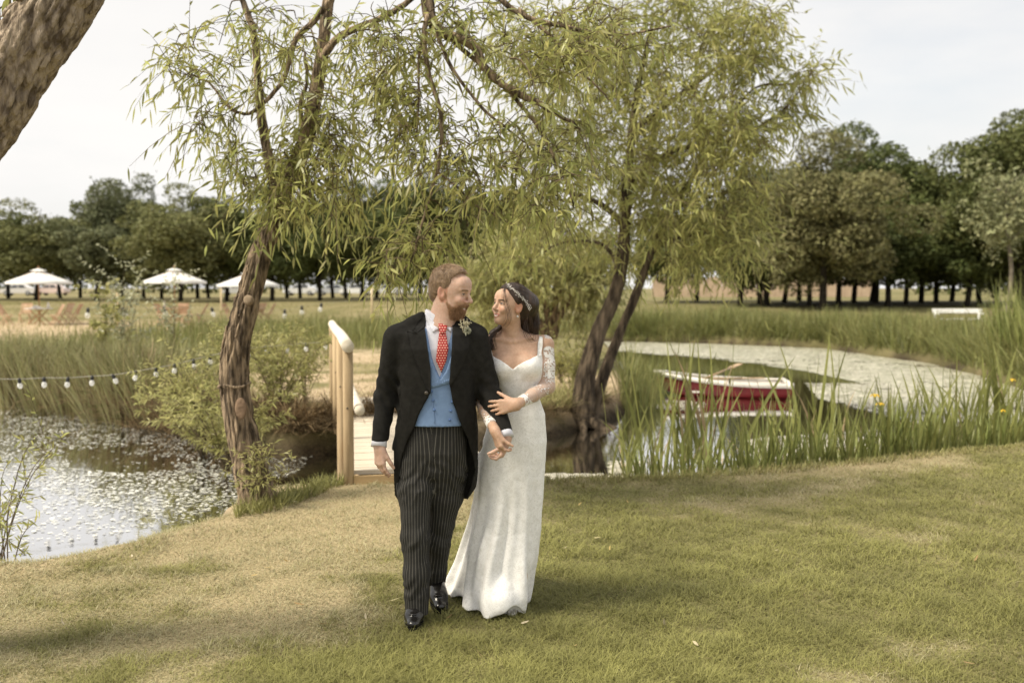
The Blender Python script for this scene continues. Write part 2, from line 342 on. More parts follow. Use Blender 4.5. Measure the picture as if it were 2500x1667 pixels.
pads('floating_weed', [([(1270, 782), (1450, 784), (1900, 800), (2130, 835), (2260, 862), (2352, 890), (2352, 960), (2160, 960), (2000, 880), (1850, 850), (1700, 830), (1430, 805), (1280, 800)], .62),
                       ([(1850, 880), (2050, 880), (2200, 935), (2200, 990), (2050, 960), (1880, 915)], .16), ([(1470, 912), (1620, 926), (1610, 946), (1470, 935)], .05),
                       ([(1700, 1010), (2150, 975), (2180, 1010), (1750, 1085)], .13), ([(1255, 1088), (1380, 1090), (1370, 1108), (1260, 1108)], .02), ([(1400, 1060), (1480, 1060), (1470, 1100), (1400, 1098)], .02)], 16000, .020, .045, m_padR,
     'pale floating weed and pads carpeting the far side of the pond', clump=.30, seed=4)

def weed_mat(name, polys, cell, mat, label, thr=.30, seed=3):
    C_ = []
    for poly in polys:
        Wp = np.array([FG(x, y, WATER_Z)[:2] for x, y in poly]); lo, hi = Wp.min(0), Wp.max(0); X, Y = np.meshgrid(np.arange(lo[0], hi[0], cell), np.arange(lo[1], hi[1], cell)); q = np.stack([X.ravel(), Y.ravel()], 1) + rng.random((X.size, 2))*cell*.5
        d = np.minimum(polydist(q, Wp), .8)/.8; ok = inpoly(q, Wp) & (pond_s(q) > .03) & (fbm(q, 1.3, 5, seed)*.85 + .22*d + .10*rng.random(len(q)) > thr+.15); C_.append(q[ok])
    q = np.concatenate(C_); N_ = len(q); k = 5; a = (np.arange(k)*6.2832/k)[None, :] + rng.random((N_, 1))*6.28; r = cell*(.55+.5*rng.random((N_, k))); z = WATER_Z + .003 + .003*rng.random((N_, 1)) + .002*rng.random((N_, k))
    V = np.stack([q[:, :1]+r*np.cos(a), q[:, 1:]+r*np.sin(a), z], -1).reshape(-1, 3); return link(name, mesh_from(name, V, [(np.arange(N_)*k)[:, None] + np.arange(k)[None, :]], False), mat, label=label, kind='stuff')
m_mat = pmat('weed_mat', (.43, .415, .32), (.25, .25, .165), scale=2.2, detail=8, rough=.5, spec=.5, island=.10)
weed_mat('weed_mat', [[(1240, 780), (1450, 782), (1900, 797), (2130, 832), (2280, 860), (2420, 890), (2420, 975), (2160, 965), (2000, 884), (1850, 852), (1700, 832), (1430, 807), (1250, 802)], [(1850, 880), (2060, 884), (2200, 935), (2200, 990), (2050, 960), (1880, 915)]], .065, m_mat, 'continuous pale carpet of floating weed along the far side of the pond', thr=.33)
# mown lawn: short blades, denser on screen where near
def lawn(n):
    u = rng.random(n); y = 3.7*(14.5/3.7)**(u**1.15); x = (rng.random(n)*2-1)*(y*.56+.25)
    q = np.stack([x, y], 1); s = pond_s(q); keep = (s < -.02) & ((y < 11.6) | (x > 2)) & (polydist(q, POND) < 99)
    keep &= ~((q[:, 1] > 11) & (q[:, 0] < 3)); q = q[keep]
    d = dry_mask(q); keep = rng.random(len(q)) > .45*d*(1-sstep(pond_s(q), -.3, -.05)); q = q[keep]; d = d[keep]
    N_ = len(q); h = H(q); far = np.clip(q[:, 1]/4.5, 1, 3)
    ln = (.026+.036*rng.random(N_))*(1.15-.40*d)*(.45+1.1*vnoise(q, 5.0, 77)); wd = (.0020+.0016*rng.random(N_))*far**.75
    a = rng.random(N_)*6.283; lean = .25+.95*rng.random(N_)
    dr = nrm(np.stack([np.cos(a)*lean, np.sin(a)*lean, np.ones(N_)], 1)); sd_ = nrm(np.stack([-np.sin(a), np.cos(a), .2*rng.normal(size=N_)], 1))
    bend = np.stack([np.cos(a), np.sin(a), -np.ones(N_)*.6], 1)*(ln*.45)[:, None]
    V, Q = ribbons(np.column_stack([q, h-.004]), dr, sd_, ln, wd, bend, (1.0, .75, .12))
    g1 = np.array([.18, .18, .056]); g2 = np.array([.285, .275, .098]); s1 = np.array([.44, .40, .25])
    mixg = (g1 + (g2-g1)*rng.random((N_, 1))**.8)*(.62+.38*vnoise(q, 1.7, 5)+.42*vnoise(q, 9.0, 6))[:, None]; dd = (d + .35*(rng.random(N_)-.5) > .5)[:, None]*rng.random((N_, 1))**.4
    c = mixg*(1-dd) + s1*dd*(.65+.6*rng.random((N_, 1)))
    return mesh_from('lawn_grass', V, [Q], False, {'Col': np.repeat(c, 6, axis=0)})
m_grass = pmat('grass_blade', None, attr='Col', rough=.55, spec=.25, transl=.28)
link('lawn_grass', lawn(430000), m_grass, label='short mown olive and straw coloured grass on the lawn', kind='stuff')
# ------------------------------------------------------------------ trees
m_bark = pmat('willow_bark', (.33, .25, .17), (.065, .049, .035), scale=20, detail=9, rough=.92, spec=.12, bump=1.0, bscale=26, bdist=.05, stretch=(1.6, 1.6, .30), contrast=(.38, .60))
m_bark2 = pmat('near_bark', (.40, .325, .245), (.13, .10, .074), scale=17, detail=9, rough=.92, spec=.12, bump=1.0, bscale=22, bdist=.05, stretch=(1.7, 1.7, .55), contrast=(.38, .58))
m_twig = pmat('twig_bark', (.15, .115, .07), (.07, .055, .035), scale=20, rough=.85, spec=.15)
m_cut = pmat('sawn_wood', (.31, .24, .165), (.17, .125, .085), scale=18, rough=.85, spec=.15)
m_wleaf = pmat('willow_leaf', (.40, .395, .135), (.27, .28, .09), scale=1.3, rough=.42, spec=.45, island=.34, hue=.035, transl=.55)
m_wleaf2 = pmat('far_willow_leaf', (.42, .41, .145), (.285, .29, .096), scale=.8, rough=.45, spec=.4, island=.34, hue=.03, transl=.55)
m_wleaf3 = pmat('pale_willow_leaf', (.43, .42, .18), (.30, .30, .12), scale=.8, rough=.48, spec=.35, island=.3, hue=.03, transl=.55)
def bark_bump(seed, amp=.16, lobes=5):
    r = np.random.default_rng(seed)
    ph = r.random(lobes)*6.28; am = r.random(lobes)*amp/2
    def f(n, a):
        z = np.linspace(0, 1, n)[:, None]; s = np.ones((n, len(a)))
        for k in range(lobes): s = s + am[k]*np.cos((k+2)*a[None, :] + ph[k] + 2.5*np.sin(3*z*(k+1)))
        s = s + amp*.9*(np.sin(9*a[None, :] + 9*z + 3*np.sin(16*z+ph[0]))*.5) * (.35+.65*np.abs(np.sin(23*z+3*a[None, :])))
        return s + .05*r.normal(size=s.shape)
    return f
def bark_ridge(seed, amp, f=3.2, g=9.0):
    def fn(n, a):
        z = np.linspace(0, 1, n); A_, Z_ = np.meshgrid(a, z); tw = .5*np.sin(5*Z_+seed); p = np.stack([np.cos(A_+tw).ravel()*f, np.sin(A_+tw).ravel()*f, Z_.ravel()*g], 1)
        r1 = np.abs(2*vnoise(p, 1.0, seed)-1); r2 = np.abs(2*vnoise(p, 2.1, seed+3)-1); lum = fbm(p, .35, 2, seed+5)-.5
        return (1 + amp*(1.1*np.minimum(r1*2.2, 1)-.75) + amp*.5*(r2-.4) + .25*lum).reshape(A_.shape)
    return fn
def limb(mb, pts, r, n=24, sides=8, amp=.10, seed=1, wob=.0):
    c = spline(pts, n); rr = np.interp(np.linspace(0, 1, n), np.linspace(0, 1, len(r)), r)
    if wob: c = c + wob*(np.random.default_rng(seed).normal(size=c.shape))*np.linspace(0, 1, n)[:, None]
    mb.tube(c, rr, sides, bump=bark_ridge(seed, amp, 5.2 if sides > 100 else 4.2 if sides > 60 else 3.2, n/14.0) if sides >= 30 else bark_bump(seed, amp) if sides >= 8 else None); return c
def fpts(lst, Y):   # (fx, fy[, dY]) -> world
    return [FP(p[0], p[1], Y + (p[2] if len(p) > 2 else 0)) for p in lst]
def leaf_batch(base, dirs, ln, wd, droop):
    n = len(base); d = nrm(dirs + np.array([0, 0, -1.0])*droop[:, None]); s = nrm(np.cross(d, rand_dirs(n)))
    bend = np.array([0, 0, -1.0])[None, :]*(ln*.18)[:, None] + rand_dirs(n)*(ln*.12)[:, None]
    return ribbons(base, d, s, ln, wd, bend, (.18, 1.0, .82, .06))
def foliage(regions, skel, Y0, seed, leaf=(.09, .14), lw=.019, twl=(.28, .6), per=(5, 9), npt=9, droop=1.0, maxr=.02):
    """clusters inside picture-shaped regions at their own depth; each is tied to the nearest wood by a thin branch."""
    r = np.random.default_rng(seed); C = []; D = []
    for (cx, cy, rx, ry, dY, dr, n) in regions:
        a = r.random(n)*6.283; q = np.sqrt(r.random(n))
        for i in range(n): C.append(FP(cx + rx*q[i]*math.cos(a[i]), cy + ry*q[i]*math.sin(a[i]), Y0 + dY + dr*(r.random()*2-1)))
    C = np.array(C); S = np.array(skel); wood = MB(); order = []
    left = list(range(len(C))); d0 = np.min(np.linalg.norm(C[:, None, :] - S[None, ::2, :], axis=2), axis=1)
    for i in np.argsort(d0): order.append(i)
    tips = []; tdir = []
    for i in order:
        c = C[i]; dd = np.linalg.norm(S - c, axis=1) + .35*np.maximum(0, c[2]-S[:, 2]+.1); j = int(np.argmin(dd)); s = S[j]; v = c-s; l = np.linalg.norm(v) + 1e-6
        mid1 = s + v*.35 + np.array([0, 0, .14*l]) + r.normal(size=3)*.05*l; mid2 = s + v*.72 + np.array([0, 0, .12*l]) + r.normal(size=3)*.04*l
        cp = spline([s, mid1, mid2, c], 7); rad = min(maxr, .004+.008*l)
        wood.tube(cp, np.linspace(rad, .0025, 7), 4, cap=False)
        S = np.vstack([S, cp[2::2]]); tips.append(c); tdir.append(nrm(v/l + np.array([0, 0, .05])))
    tips = np.array(tips); tdir = np.array(tdir)
    k = r.integers(per[0], per[1]+1, len(tips)); T = np.repeat(tips, k, axis=0); TD = np.repeat(tdir, k, axis=0); n = len(T)
    global rng; old = rng; rng = r
    d = nrm(TD*.55 + rand_dirs(n)*.9 + np.array([0, 0, .05])); tl = twl[0] + (twl[1]-twl[0])*r.random(n)
    st = T + rand_dirs(n)*.05 - TD*(r.random(n)*.25)[:, None]
    bend = np.array([0, 0, -1.0])[None, :]*(tl*(.35+.55*r.random(n))*droop)[:, None]
    V, Q = ribbons(st, d, nrm(np.cross(d, rand_dirs(n))), tl, np.full(n, .0075), bend, (1, .85, .6, .35)); wood.add(V, Q)
    t = np.linspace(.12, 1.0, npt)[None, :] + (r.random((n, npt))-.5)*.09
    B = st[:, None, :] + d[:, None, :]*(tl[:, None]*t)[:, :, None] + bend[:, None, :]*(t**2)[:, :, None]
    tang = nrm(d[:, None, :]*tl[:, None, None] + 2*bend[:, None, :]*t[:, :, None])
    m = n*npt; B = B.reshape(m, 3); tang = tang.reshape(m, 3)
    ld = nrm(tang*.75 + rand_dirs(m)*.75); ln = leaf[0] + (leaf[1]-leaf[0])*r.random(m); keep = r.random(m) < .9
    LV, LQ = leaf_batch(B[keep], ld[keep], ln[keep], lw*(.7+.6*r.random(keep.sum())), .25+.6*r.random(keep.sum())*droop)
    rng = old
    return wood, LV, LQ

# --- the near willow left of the bridge
BY = 7.72
w1 = empty('willow_tree', FG(585, 1165), 'leaning willow with cut bark and drooping leaves on the bank left of the footbridge', 'tree')
T0 = np.array(w1.location)
tr = MB(); tpts = [FP(602, 1205, BY+.02), FP(590, 1130, BY), FP(572, 1070, BY), FP(549, 960, BY), FP(538, 870, BY), FP(545, 780, BY), FP(566, 700, BY+.02), FP(590, 610, BY+.04), FP(614, 540, BY+.06), FP(636, 480, BY+.08), FP(655, 425, BY+.1)]
c1 = limb(tr, tpts, [.195, .147, .122, .110, .105, .102, .091, .082, .075, .067, .058], 170, 100, .15, 3)
for k in range(7):   # root flare
    a = k*.9+.3; tr.tube(spline([c1[6]+[0, 0, .0], c1[2] + np.array([math.cos(a)*.17, math.sin(a)*.15, -.06]), c1[0] + np.array([math.cos(a)*.34, math.sin(a)*.28, -.06])], 7), np.linspace(.08, .025, 7), 8)
ridge = np.random.default_rng(12)
for k in range(45):   # bark plates standing proud
    i = ridge.integers(12, 148); a = ridge.random()*6.283; T_, U_, W_ = frames(c1[i-1:i+2]); l = .07+.16*ridge.random()
    j = min(i+int(l/.0115), 167); rad = lambda q: np.interp(q/169, np.linspace(0, 1, 11), [.195, .147, .122, .110, .105, .102, .091, .082, .075, .067, .058])
    o = U_[1]*math.cos(a) + W_[1]*math.sin(a); pp = [c1[q] + o*(rad(q)*(1.0 + .02*math.sin(q))) + ridge.normal(size=3)*.003 for q in range(i, j+1)]
    if len(pp) > 2: tr.tube(np.array(pp), np.interp(np.linspace(0, 1, len(pp)), [0, .3, .7, 1], [.003, .011, .010, .003])*(0.7+.6*ridge.random()), 5)
trunk1 = tr.build('trunk', m_bark, None, True)
li = MB()
sA = limb(li, fpts([(640, 470), (622, 380), (603, 290), (592, 180), (584, 85), (567, 25), (545, -20), (500, -90)], BY+.08), [.05, .042, .035, .031, .028, .024, .02, .014], 40, 10, .1, 4, .002)
sB = limb(li, fpts([(648, 450), (676, 390), (702, 320), (718, 250), (736, 150), (748, 60), (765, -40), (830, -150)], BY+.1), [.075, .070, .062, .056, .050, .046, .042, .036], 44, 12, .13, 5, .003)
sC = limb(li, fpts([(735, 140), (780, 85), (870, 45), (930, 10), (985, -40)], BY+.05), [.034, .030, .026, .024, .02], 24, 8, .1, 6, .003)
sD = limb(li, fpts([(775, -20), (720, 50), (680, 90), (660, 160), (640, 200), (590, 250), (560, 262), (520, 240), (480, 190), (435, 172)], BY-.1), [.022, .024, .022, .020, .018, .016, .013, .011, .008, .005], 46, 8, .08, 7, .004)
sE = limb(li, fpts([(830, -150), (920, -140), (975, -70), (985, 30), (1010, 72), (1060, 92), (1092, 112), (1112, 155), (1152, 192), (1212, 226), (1280, 262), (1340, 300)], BY-.5), [.038, .042, .040, .046, .040, .036, .032, .030, .026, .022, .015, .009], 60, 9, .14, 8, .004)
sF = limb(li, fpts([(985, 30), (974, 85), (985, 170), (1010, 250), (1014, 320), (1003, 400), (985, 460), (965, 530), (942, 600), (905, 640)], BY-.55), [.020, .020, .018, .016, .014, .012, .010, .009, .007, .004], 40, 7, .1, 9, .004)
sF2 = limb(li, fpts([(976, 70), (962, 130), (962, 220), (958, 300), (940, 350)], BY-.5), [.011, .010, .009, .006, .004], 20, 6, .1, 19, .004)
sG = limb(li, fpts([(995, 60), (1035, 150), (1080, 215), (1120, 260), (1165, 295), (1210, 330)], BY-.6), [.014, .013, .011, .010, .008, .005], 24, 7, .1, 10, .004)
sH = limb(li, fpts([(1000, 50), (1060, 112), (1140, 175), (1190, 235), (1240, 300), (1290, 400), (1320, 480)], BY-.45), [.018, .018, .017, .015, .013, .010, .006], 30, 7, .1, 11, .004)
sI = limb(li, fpts([(1005, 395), (1050, 430), (1090, 470), (1130, 490), (1180, 520)], BY-.5), [.010, .009, .008, .006, .004], 20, 6, .1, 12, .004)
sJ = limb(li, fpts([(700, 330), (690, 240), (705, 190), (700, 120)], BY+.1), [.022, .018, .014, .009], 16, 7, .1, 13, .003)
sK = limb(li, fpts([(920, -140), (1080, -60), (1190, 30), (1290, 60), (1420, 80), (1540, 60)], BY-.2), [.03, .026, .022, .018, .012, .006], 34, 7, .1, 14, .004)
sL = limb(li, fpts([(1190, 20), (1270, 90), (1330, 160), (1400, 230)], BY-.2), [.014, .012, .010, .006], 20, 6, .1, 15, .004)
skel = np.vstack([sA, sB, sC, sD, sE, sF, sF2, sG, sH, sI, sJ, sK, sL])
REG1 = [(450, 150, 80, 75, 0, .35, 10), (465, 285, 50, 50, 0, .3, 7), (400, 175, 50, 30, 0, .3, 4), (555, 150, 70, 120, 0, .4, 12), (520, 345, 45, 45, 0, .3, 5), (650, 120, 80, 110, 0, .5, 14), (780, 200, 100, 170, 0, .6, 22),
        (700, 310, 110, 90, 0, .5, 19), (620, 415, 105, 50, 0, .5, 30), (750, 390, 90, 70, 0, .6, 24), (790, 470, 45, 30, 0, .4, 8), (665, 465, 60, 35, -.1, .4, 14),
        (900, 110, 90, 120, -.3, .6, 28), (920, 290, 85, 80, -.4, .5, 24), (1060, 50, 110, 60, -.4, .6, 20), (1000, 370, 90, 50, -.5, .5, 11), (930, 580, 70, 52, -.5, .4, 22), (1100, 470, 100, 70, -.5, .6, 13), (1100, 350, 110, 70, -.5, .6, 16),
        (1010, 540, 70, 40, -.4, .5, 8), (1250, 330, 110, 90, -.4, .7, 20), (1300, 430, 110, 70, -.4, .8, 12), (1180, 430, 80, 70, -.4, .7, 10), (1350, 90, 150, 80, -.2, .7, 34), (1250, 150, 90, 90, -.3, .6, 18), (1150, 130, 60, 60, -.3, .5, 6)]
wood1, LV, LQ = foliage(REG1, skel, BY, 21, leaf=(.07, .125), lw=.017, twl=(.2, .5), per=(3, 5), npt=7, droop=.62)
limbs1 = li.build('branches', m_bark, None, True); twigs1 = wood1.build('twigs', m_twig, None, False, kind='stuff')
leaves1 = link('leaves', mesh_from('leaves', LV, [LQ], True), m_wleaf, kind='stuff'); n_leaves = [len(LQ)//3]
kn = MB(); pk = FP(570, 688, BY-.090); kR = rotx(1.35)
kn.lathe(pk, [(.0, .012), (.026, .014), (.034, .010), (.040, -.03)], 14, kR); knot1 = kn.build('knot', m_cut, None, True)
sc_ = MB(); pb = FP(553, 938, BY-.112)
sc_.sphere(pb, (.046, .010, .085), 14, 9); scar1 = sc_.build('bark_scar', pmat('bare_wood', (.24, .165, .11), (.12, .08, .052), scale=14, rough=.8, spec=.2, bump=.6, bscale=40), None, True)
rg = MB(); ci = c1[int(170*.385)]; T_, U_, W_ = frames(c1[63:68]); a_ = np.linspace(0, 6.283, 25)
rg.tube(np.array([ci + (U_[2]*math.cos(q) + W_[2]*math.sin(q))*.121 + [0, 0, .012*math.sin(3*q)] for q in a_]), .010, 6, cap=False); ring1 = rg.build('bark_ring', m_bark, None, True)
for o in (trunk1, limbs1, twigs1, leaves1, knot1, scar1, ring1): o.parent = w1; o.matrix_parent_inverse = Matrix.Translation(-Vector(T0))
twigs1.parent = limbs1; twigs1.matrix_parent_inverse = Matrix.Identity(4)

def adopt(root, *kids):
    for k in kids: k.parent = root; k.matrix_parent_inverse = Matrix.Translation(-root.location)
# --- the twin-stemmed willow leaning over the water right of the bride
W2Y = 13.9
w2 = empty('willow_tree', FG(1345, 955, -.1), 'twin-stemmed dark willow leaning right over the water behind the bride', 'tree')
tr = MB()
a1 = limb(tr, [FP(1330, 975, W2Y), FP(1338, 930, W2Y), FP(1347, 860, W2Y), FP(1376, 760, W2Y), FP(1408, 690, W2Y), FP(1426, 620, W2Y), FP(1436, 520, W2Y), FP(1440, 420, W2Y), FP(1452, 300, W2Y+.2), FP(1470, 180, W2Y+.4), FP(1500, 40, W2Y+.5)], [.24, .165, .128, .110, .098, .088, .08, .07, .055, .04, .02], 90, 32, .20, 31, .006)
a2 = limb(tr, [FP(1352, 970, W2Y+.2), FP(1376, 890, W2Y+.25), FP(1415, 785, W2Y+.3), FP(1455, 690, W2Y+.3), FP(1480, 620, W2Y+.3), FP(1505, 560, W2Y+.3), FP(1545, 480, W2Y+.2), FP(1600, 390, W2Y+.2), FP(1660, 280, W2Y+.2)], [.12, .085, .066, .058, .053, .047, .04, .03, .022], 70, 30, .20, 32, .006)
for k in range(8):
    a = k*.8; tr.tube(spline([a1[5], a1[2]+np.array([math.cos(a)*.3, math.sin(a)*.25, -.05]), a1[0]+np.array([math.cos(a)*.6, math.sin(a)*.4, -.1])], 6), np.linspace(.10, .03, 6), 7)
li = MB()
L2 = [limb(li, fpts([(1436, 520), (1380, 470), (1300, 440), (1200, 400)], W2Y), [.05, .04, .03, .012], 22, 7, .1, 33), limb(li, fpts([(1440, 420), (1540, 350), (1680, 320), (1790, 260), (1870, 165)], W2Y), [.05, .04, .03, .018, .006], 30, 7, .1, 34, .01),
      limb(li, fpts([(1452, 300), (1560, 220), (1680, 130), (1770, 40)], W2Y+.2), [.045, .035, .022, .008], 24, 7, .1, 35, .01), limb(li, fpts([(1460, 250), (1380, 170), (1300, 60)], W2Y+.2), [.04, .03, .01], 18, 7, .1, 36, .01),
      limb(li, fpts([(1505, 560), (1600, 540), (1690, 560), (1740, 600)], W2Y+.3), [.03, .024, .015, .006], 20, 7, .1, 37, .01), limb(li, fpts([(1426, 620), (1380, 560), (1290, 560), (1200, 610)], W2Y), [.03, .025, .016, .006], 20, 7, .1, 38, .01),
      limb(li, fpts([(1545, 480), (1640, 450), (1740, 420)], W2Y), [.03, .02, .008], 18, 7, .1, 39, .01), limb(li, fpts([(1660, 280), (1740, 200), (1830, 190), (1895, 130)], W2Y+.2), [.025, .018, .010, .004], 20, 6, .1, 40, .01)]
skel = np.vstack([a1[15:], a2[15:]] + L2)
REG2 = [(1320, 150, 200, 160, 0, 1.5, 90), (1550, 140, 210, 160, 0, 1.5, 130), (1350, 420, 220, 150, 0, 1.5, 110), (1590, 400, 150, 170, 0, 1.5, 120), (1730, 110, 70, 110, 0, 1.0, 34), (1850, 165, 45, 35, 0, .5, 8), (1790, 200, 50, 60, 0, .7, 10),
        (1830, 260, 40, 30, 0, .4, 6), (1700, 320, 110, 70, 0, 1.2, 44), (1480, 570, 130, 60, .2, 1.0, 34), (1650, 570, 90, 70, .3, 1.0, 44), (1230, 560, 110, 60, 0, 1.0, 22), (1440, 300, 180, 120, 0, 1.5, 44), (1690, 480, 60, 60, .3, .8, 22), (1640, 30, 120, 50, 0, 1.2, 24)]
wood2, LV, LQ = foliage(REG2, skel, W2Y, 22, leaf=(.11, .165), lw=.024, twl=(.3, .7), per=(3, 6), npt=8, droop=.42, maxr=.03)
n_leaves.append(len(LQ)//3)
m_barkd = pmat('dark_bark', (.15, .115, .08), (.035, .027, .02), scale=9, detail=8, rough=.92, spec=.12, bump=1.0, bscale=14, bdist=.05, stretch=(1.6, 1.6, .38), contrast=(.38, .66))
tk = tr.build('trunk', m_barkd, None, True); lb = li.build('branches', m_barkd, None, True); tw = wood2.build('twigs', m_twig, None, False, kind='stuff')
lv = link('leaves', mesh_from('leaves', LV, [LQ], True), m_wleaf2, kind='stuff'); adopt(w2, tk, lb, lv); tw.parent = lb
# --- small bushy willow further off behind the couple
W3Y = 21.0
w3 = empty('willow_tree', FG(1268, 775), 'small bushy multi-stemmed willow directly behind the bride', 'tree')
tr = MB(); st = []
for pts in ([(1262, 778), (1258, 720), (1246, 650), (1235, 560)], [(1270, 778), (1290, 715), (1330, 660), (1390, 610)], [(1266, 778), (1275, 700), (1300, 620), (1310, 540)], [(1258, 778), (1220, 700), (1180, 640), (1150, 590)]):
    st.append(limb(tr, fpts(pts, W3Y), [.10, .085, .06, .02], 20, 8, .15, len(st)+50, .01))
wood3, LV, LQ = foliage([(1180, 620, 110, 60, 0, 1.2, 70), (1290, 610, 110, 70, 0, 1.2, 80), (1350, 680, 60, 50, 0, .8, 26), (1130, 660, 70, 50, 0, 1.0, 34), (1230, 560, 120, 40, 0, 1.2, 40), (1380, 600, 60, 50, 0, 1, 24), (1120, 700, 40, 40, -.5, .6, 10)], np.vstack(st), W3Y, 23, leaf=(.13, .20), lw=.036, twl=(.4, .9), per=(4, 7), npt=8, droop=.30, maxr=.03)
n_leaves.append(len(LQ)//3)
tk = tr.build('trunk', m_bark, None, True); tw = wood3.build('twigs', m_twig, None, False, kind='stuff'); lv = link('leaves', mesh_from('leaves', LV, [LQ], True), m_wleaf3, kind='stuff'); adopt(w3, tk, tw, lv)
# --- big near trunk crossing the upper left corner (rooted outside the picture)
NY = 4.3
w4 = empty('near_tree', (-3.6, NY, 0), 'thick rough-barked trunk leaning across the upper left corner', 'tree')
tr = MB(); mid = [np.array([-3.75, NY, -.1]), np.array([-3.55, NY, .5]), np.array([-3.2, NY, 1.2]), FP(-190, 460, NY), FP(-20, 235, NY), FP(75, 90, NY), FP(168, -40, NY), FP(250, -190, NY), FP(330, -400, NY+.1)]
c4 = limb(tr, mid, [.27, .22, .19, .165, .150, .142, .132, .12, .10], 230, 170, .13, 41)
ridge = np.random.default_rng(5)
rad4 = lambda q: np.interp(q/229, np.linspace(0, 1, 9), [.27, .22, .19, .165, .150, .142, .132, .12, .10])
T_, U_, W_ = frames(c4)
for k in range(60):   # furrowed bark: long overlapping plates
    i = ridge.integers(72, 208); a = ridge.random()*6.283; n_ = ridge.integers(6, 17); tw_ = ridge.normal()*.02
    pp = [c4[q] + (U_[q]*math.cos(a+tw_*(q-i)) + W_[q]*math.sin(a+tw_*(q-i)))*rad4(q)*(1.0+.01*ridge.normal()) for q in range(i, min(i+n_, 228))]
    m_ = len(pp); tr.tube(np.array(pp), np.interp(np.linspace(0, 1, m_), [0, .25, .75, 1], [.002, .012, .011, .002])*(.6+.8*ridge.random()), 5)
tk = tr.build('trunk', m_bark2, None, True)
li = MB(); br = [limb(li, [c4[145], FP(30, 60, NY+.3), FP(20, -40, NY+.3), FP(60, -150, NY+.3)], [.02, .016, .012, .006], 16, 6, .1, 42), limb(li, [c4[224], FP(200, -440, NY+.3), FP(60, -480, NY+.5)], [.07, .05, .02], 16, 8, .1, 43)]
wd4, LV, LQ = foliage([(28, -22, 30, 14, .3, .15, 3), (60, -420, 120, 60, .3, .5, 10)], np.vstack(br), NY, 24, leaf=(.05, .08), lw=.018, twl=(.15, .35), npt=7)
lb = li.build('branches', m_bark2, None, True); tw = wd4.build('twigs', m_twig, None, False, kind='stuff'); lv = link('leaves', mesh_from('leaves', LV, [LQ], True), m_wleaf, kind='stuff'); adopt(w4, tk, lb, lv); tw.parent = lb

# --- far trees: crowns of leafy boughs on bare boles
def crown_mesh(seed, rx, rz, n, leaf, flat=.9):
    r = np.random.default_rng(seed); V = []; nl = 40
    k = np.arange(nl); ph = k*2.399; zz = 1-2*(k+.5)/nl; rr = np.sqrt(1-zz**2)
    dirs = np.stack([rr*np.cos(ph), rr*np.sin(ph), zz], 1) + r.normal(size=(nl, 3))*.18
    cen = dirs*np.array([rx, rx, rz])*(.46+.44*r.random(nl))[:, None]; rad = rx*(.19+.20*r.random(nl))
    cen = np.vstack([cen, r.normal(size=(16, 3))*np.array([rx, rx, rz])*.33]); rad = np.append(rad, rx*(.30+.1*r.random(16)))
    cen[:, 2] = np.maximum(cen[:, 2], -rz*.85)
    w_ = rad**2; idx = r.choice(len(cen), n, p=w_/w_.sum()); d = nrm(r.normal(size=(n, 3))); d[:, 2] += .25; d = nrm(d)
    p = cen[idx] + d*(rad[idx]*(.70+.36*r.random(n)**.8))[:, None]*np.array([1, 1, .8])
    # ragged sprays past the outline
    out = r.random(n) < .03; p[out] += nrm(p[out])*(rx*.14*r.random((out.sum(), 1)))
    nn = nrm(d*.7 + r.normal(size=(n, 3))*.8 + [0, 0, .3]); u = nrm(np.cross(nn, r.normal(size=(n, 3)))); v = np.cross(nn, u)
    s = leaf*(.55+.9*r.random(n))[:, None]
    Q = np.stack([p-u*s, p-v*s*.55+nn*s*.15, p+u*s, p+v*s*.55+nn*s*.15], 1).reshape(-1, 3); b = np.arange(n)[:, None]*4
    return mesh_from('crown', Q, [b + np.array([[0, 1, 2, 3]])], False)
def bole_mesh(seed, h, r0, spread):
    r = np.random.default_rng(seed); mb = MB(); top = np.array([r.normal()*.25, r.normal()*.25, h])
    c = spline([[0, 0, -.3], [r.normal()*.1, r.normal()*.1, h*.35], [top[0]*.6, top[1]*.6, h*.7], top], 12); mb.tube(c, np.linspace(r0*1.25, r0*.5, 12), 8)
    for k in range(7):
        a = r.random()*6.28; i = 6+k % 6; e = c[i] + np.array([math.cos(a)*spread, math.sin(a)*spread, spread*(.5+.5*r.random())])
        mb.tube(spline([c[i], (c[i]+e)/2+[0, 0, -.1*spread], e], 6), np.linspace(r0*.45, r0*.1, 6), 5)
    return mb.mesh('trunk')
m_bole = pmat('dark_bole', (.050, .042, .032), (.028, .024, .018), scale=5, rough=.95, spec=.1)
m_bolep = pmat('pale_bole', (.22, .19, .15), (.13, .11, .085), scale=5, rough=.9, spec=.1)
FM = {k: pmat('foliage_'+k, a, b, scale=.35, detail=4, rough=.6, spec=.2, island=.35, hue=.03, transl=.22) for k, a, b in
      [('oak', (.14, .152, .052), (.092, .104, .035)), ('lime', (.21, .212, .088), (.138, .146, .058)), ('grey', (.18, .19, .098), (.12, .132, .064)), ('deep', (.12, .140, .046), (.076, .094, .030)),
       ('bronze', (.20, .19, .086), (.14, .138, .06)), ('fresh', (.17, .17, .065), (.11, .12, .045)), ('pale', (.26, .265, .14), (.18, .19, .10))]}
CR = {}
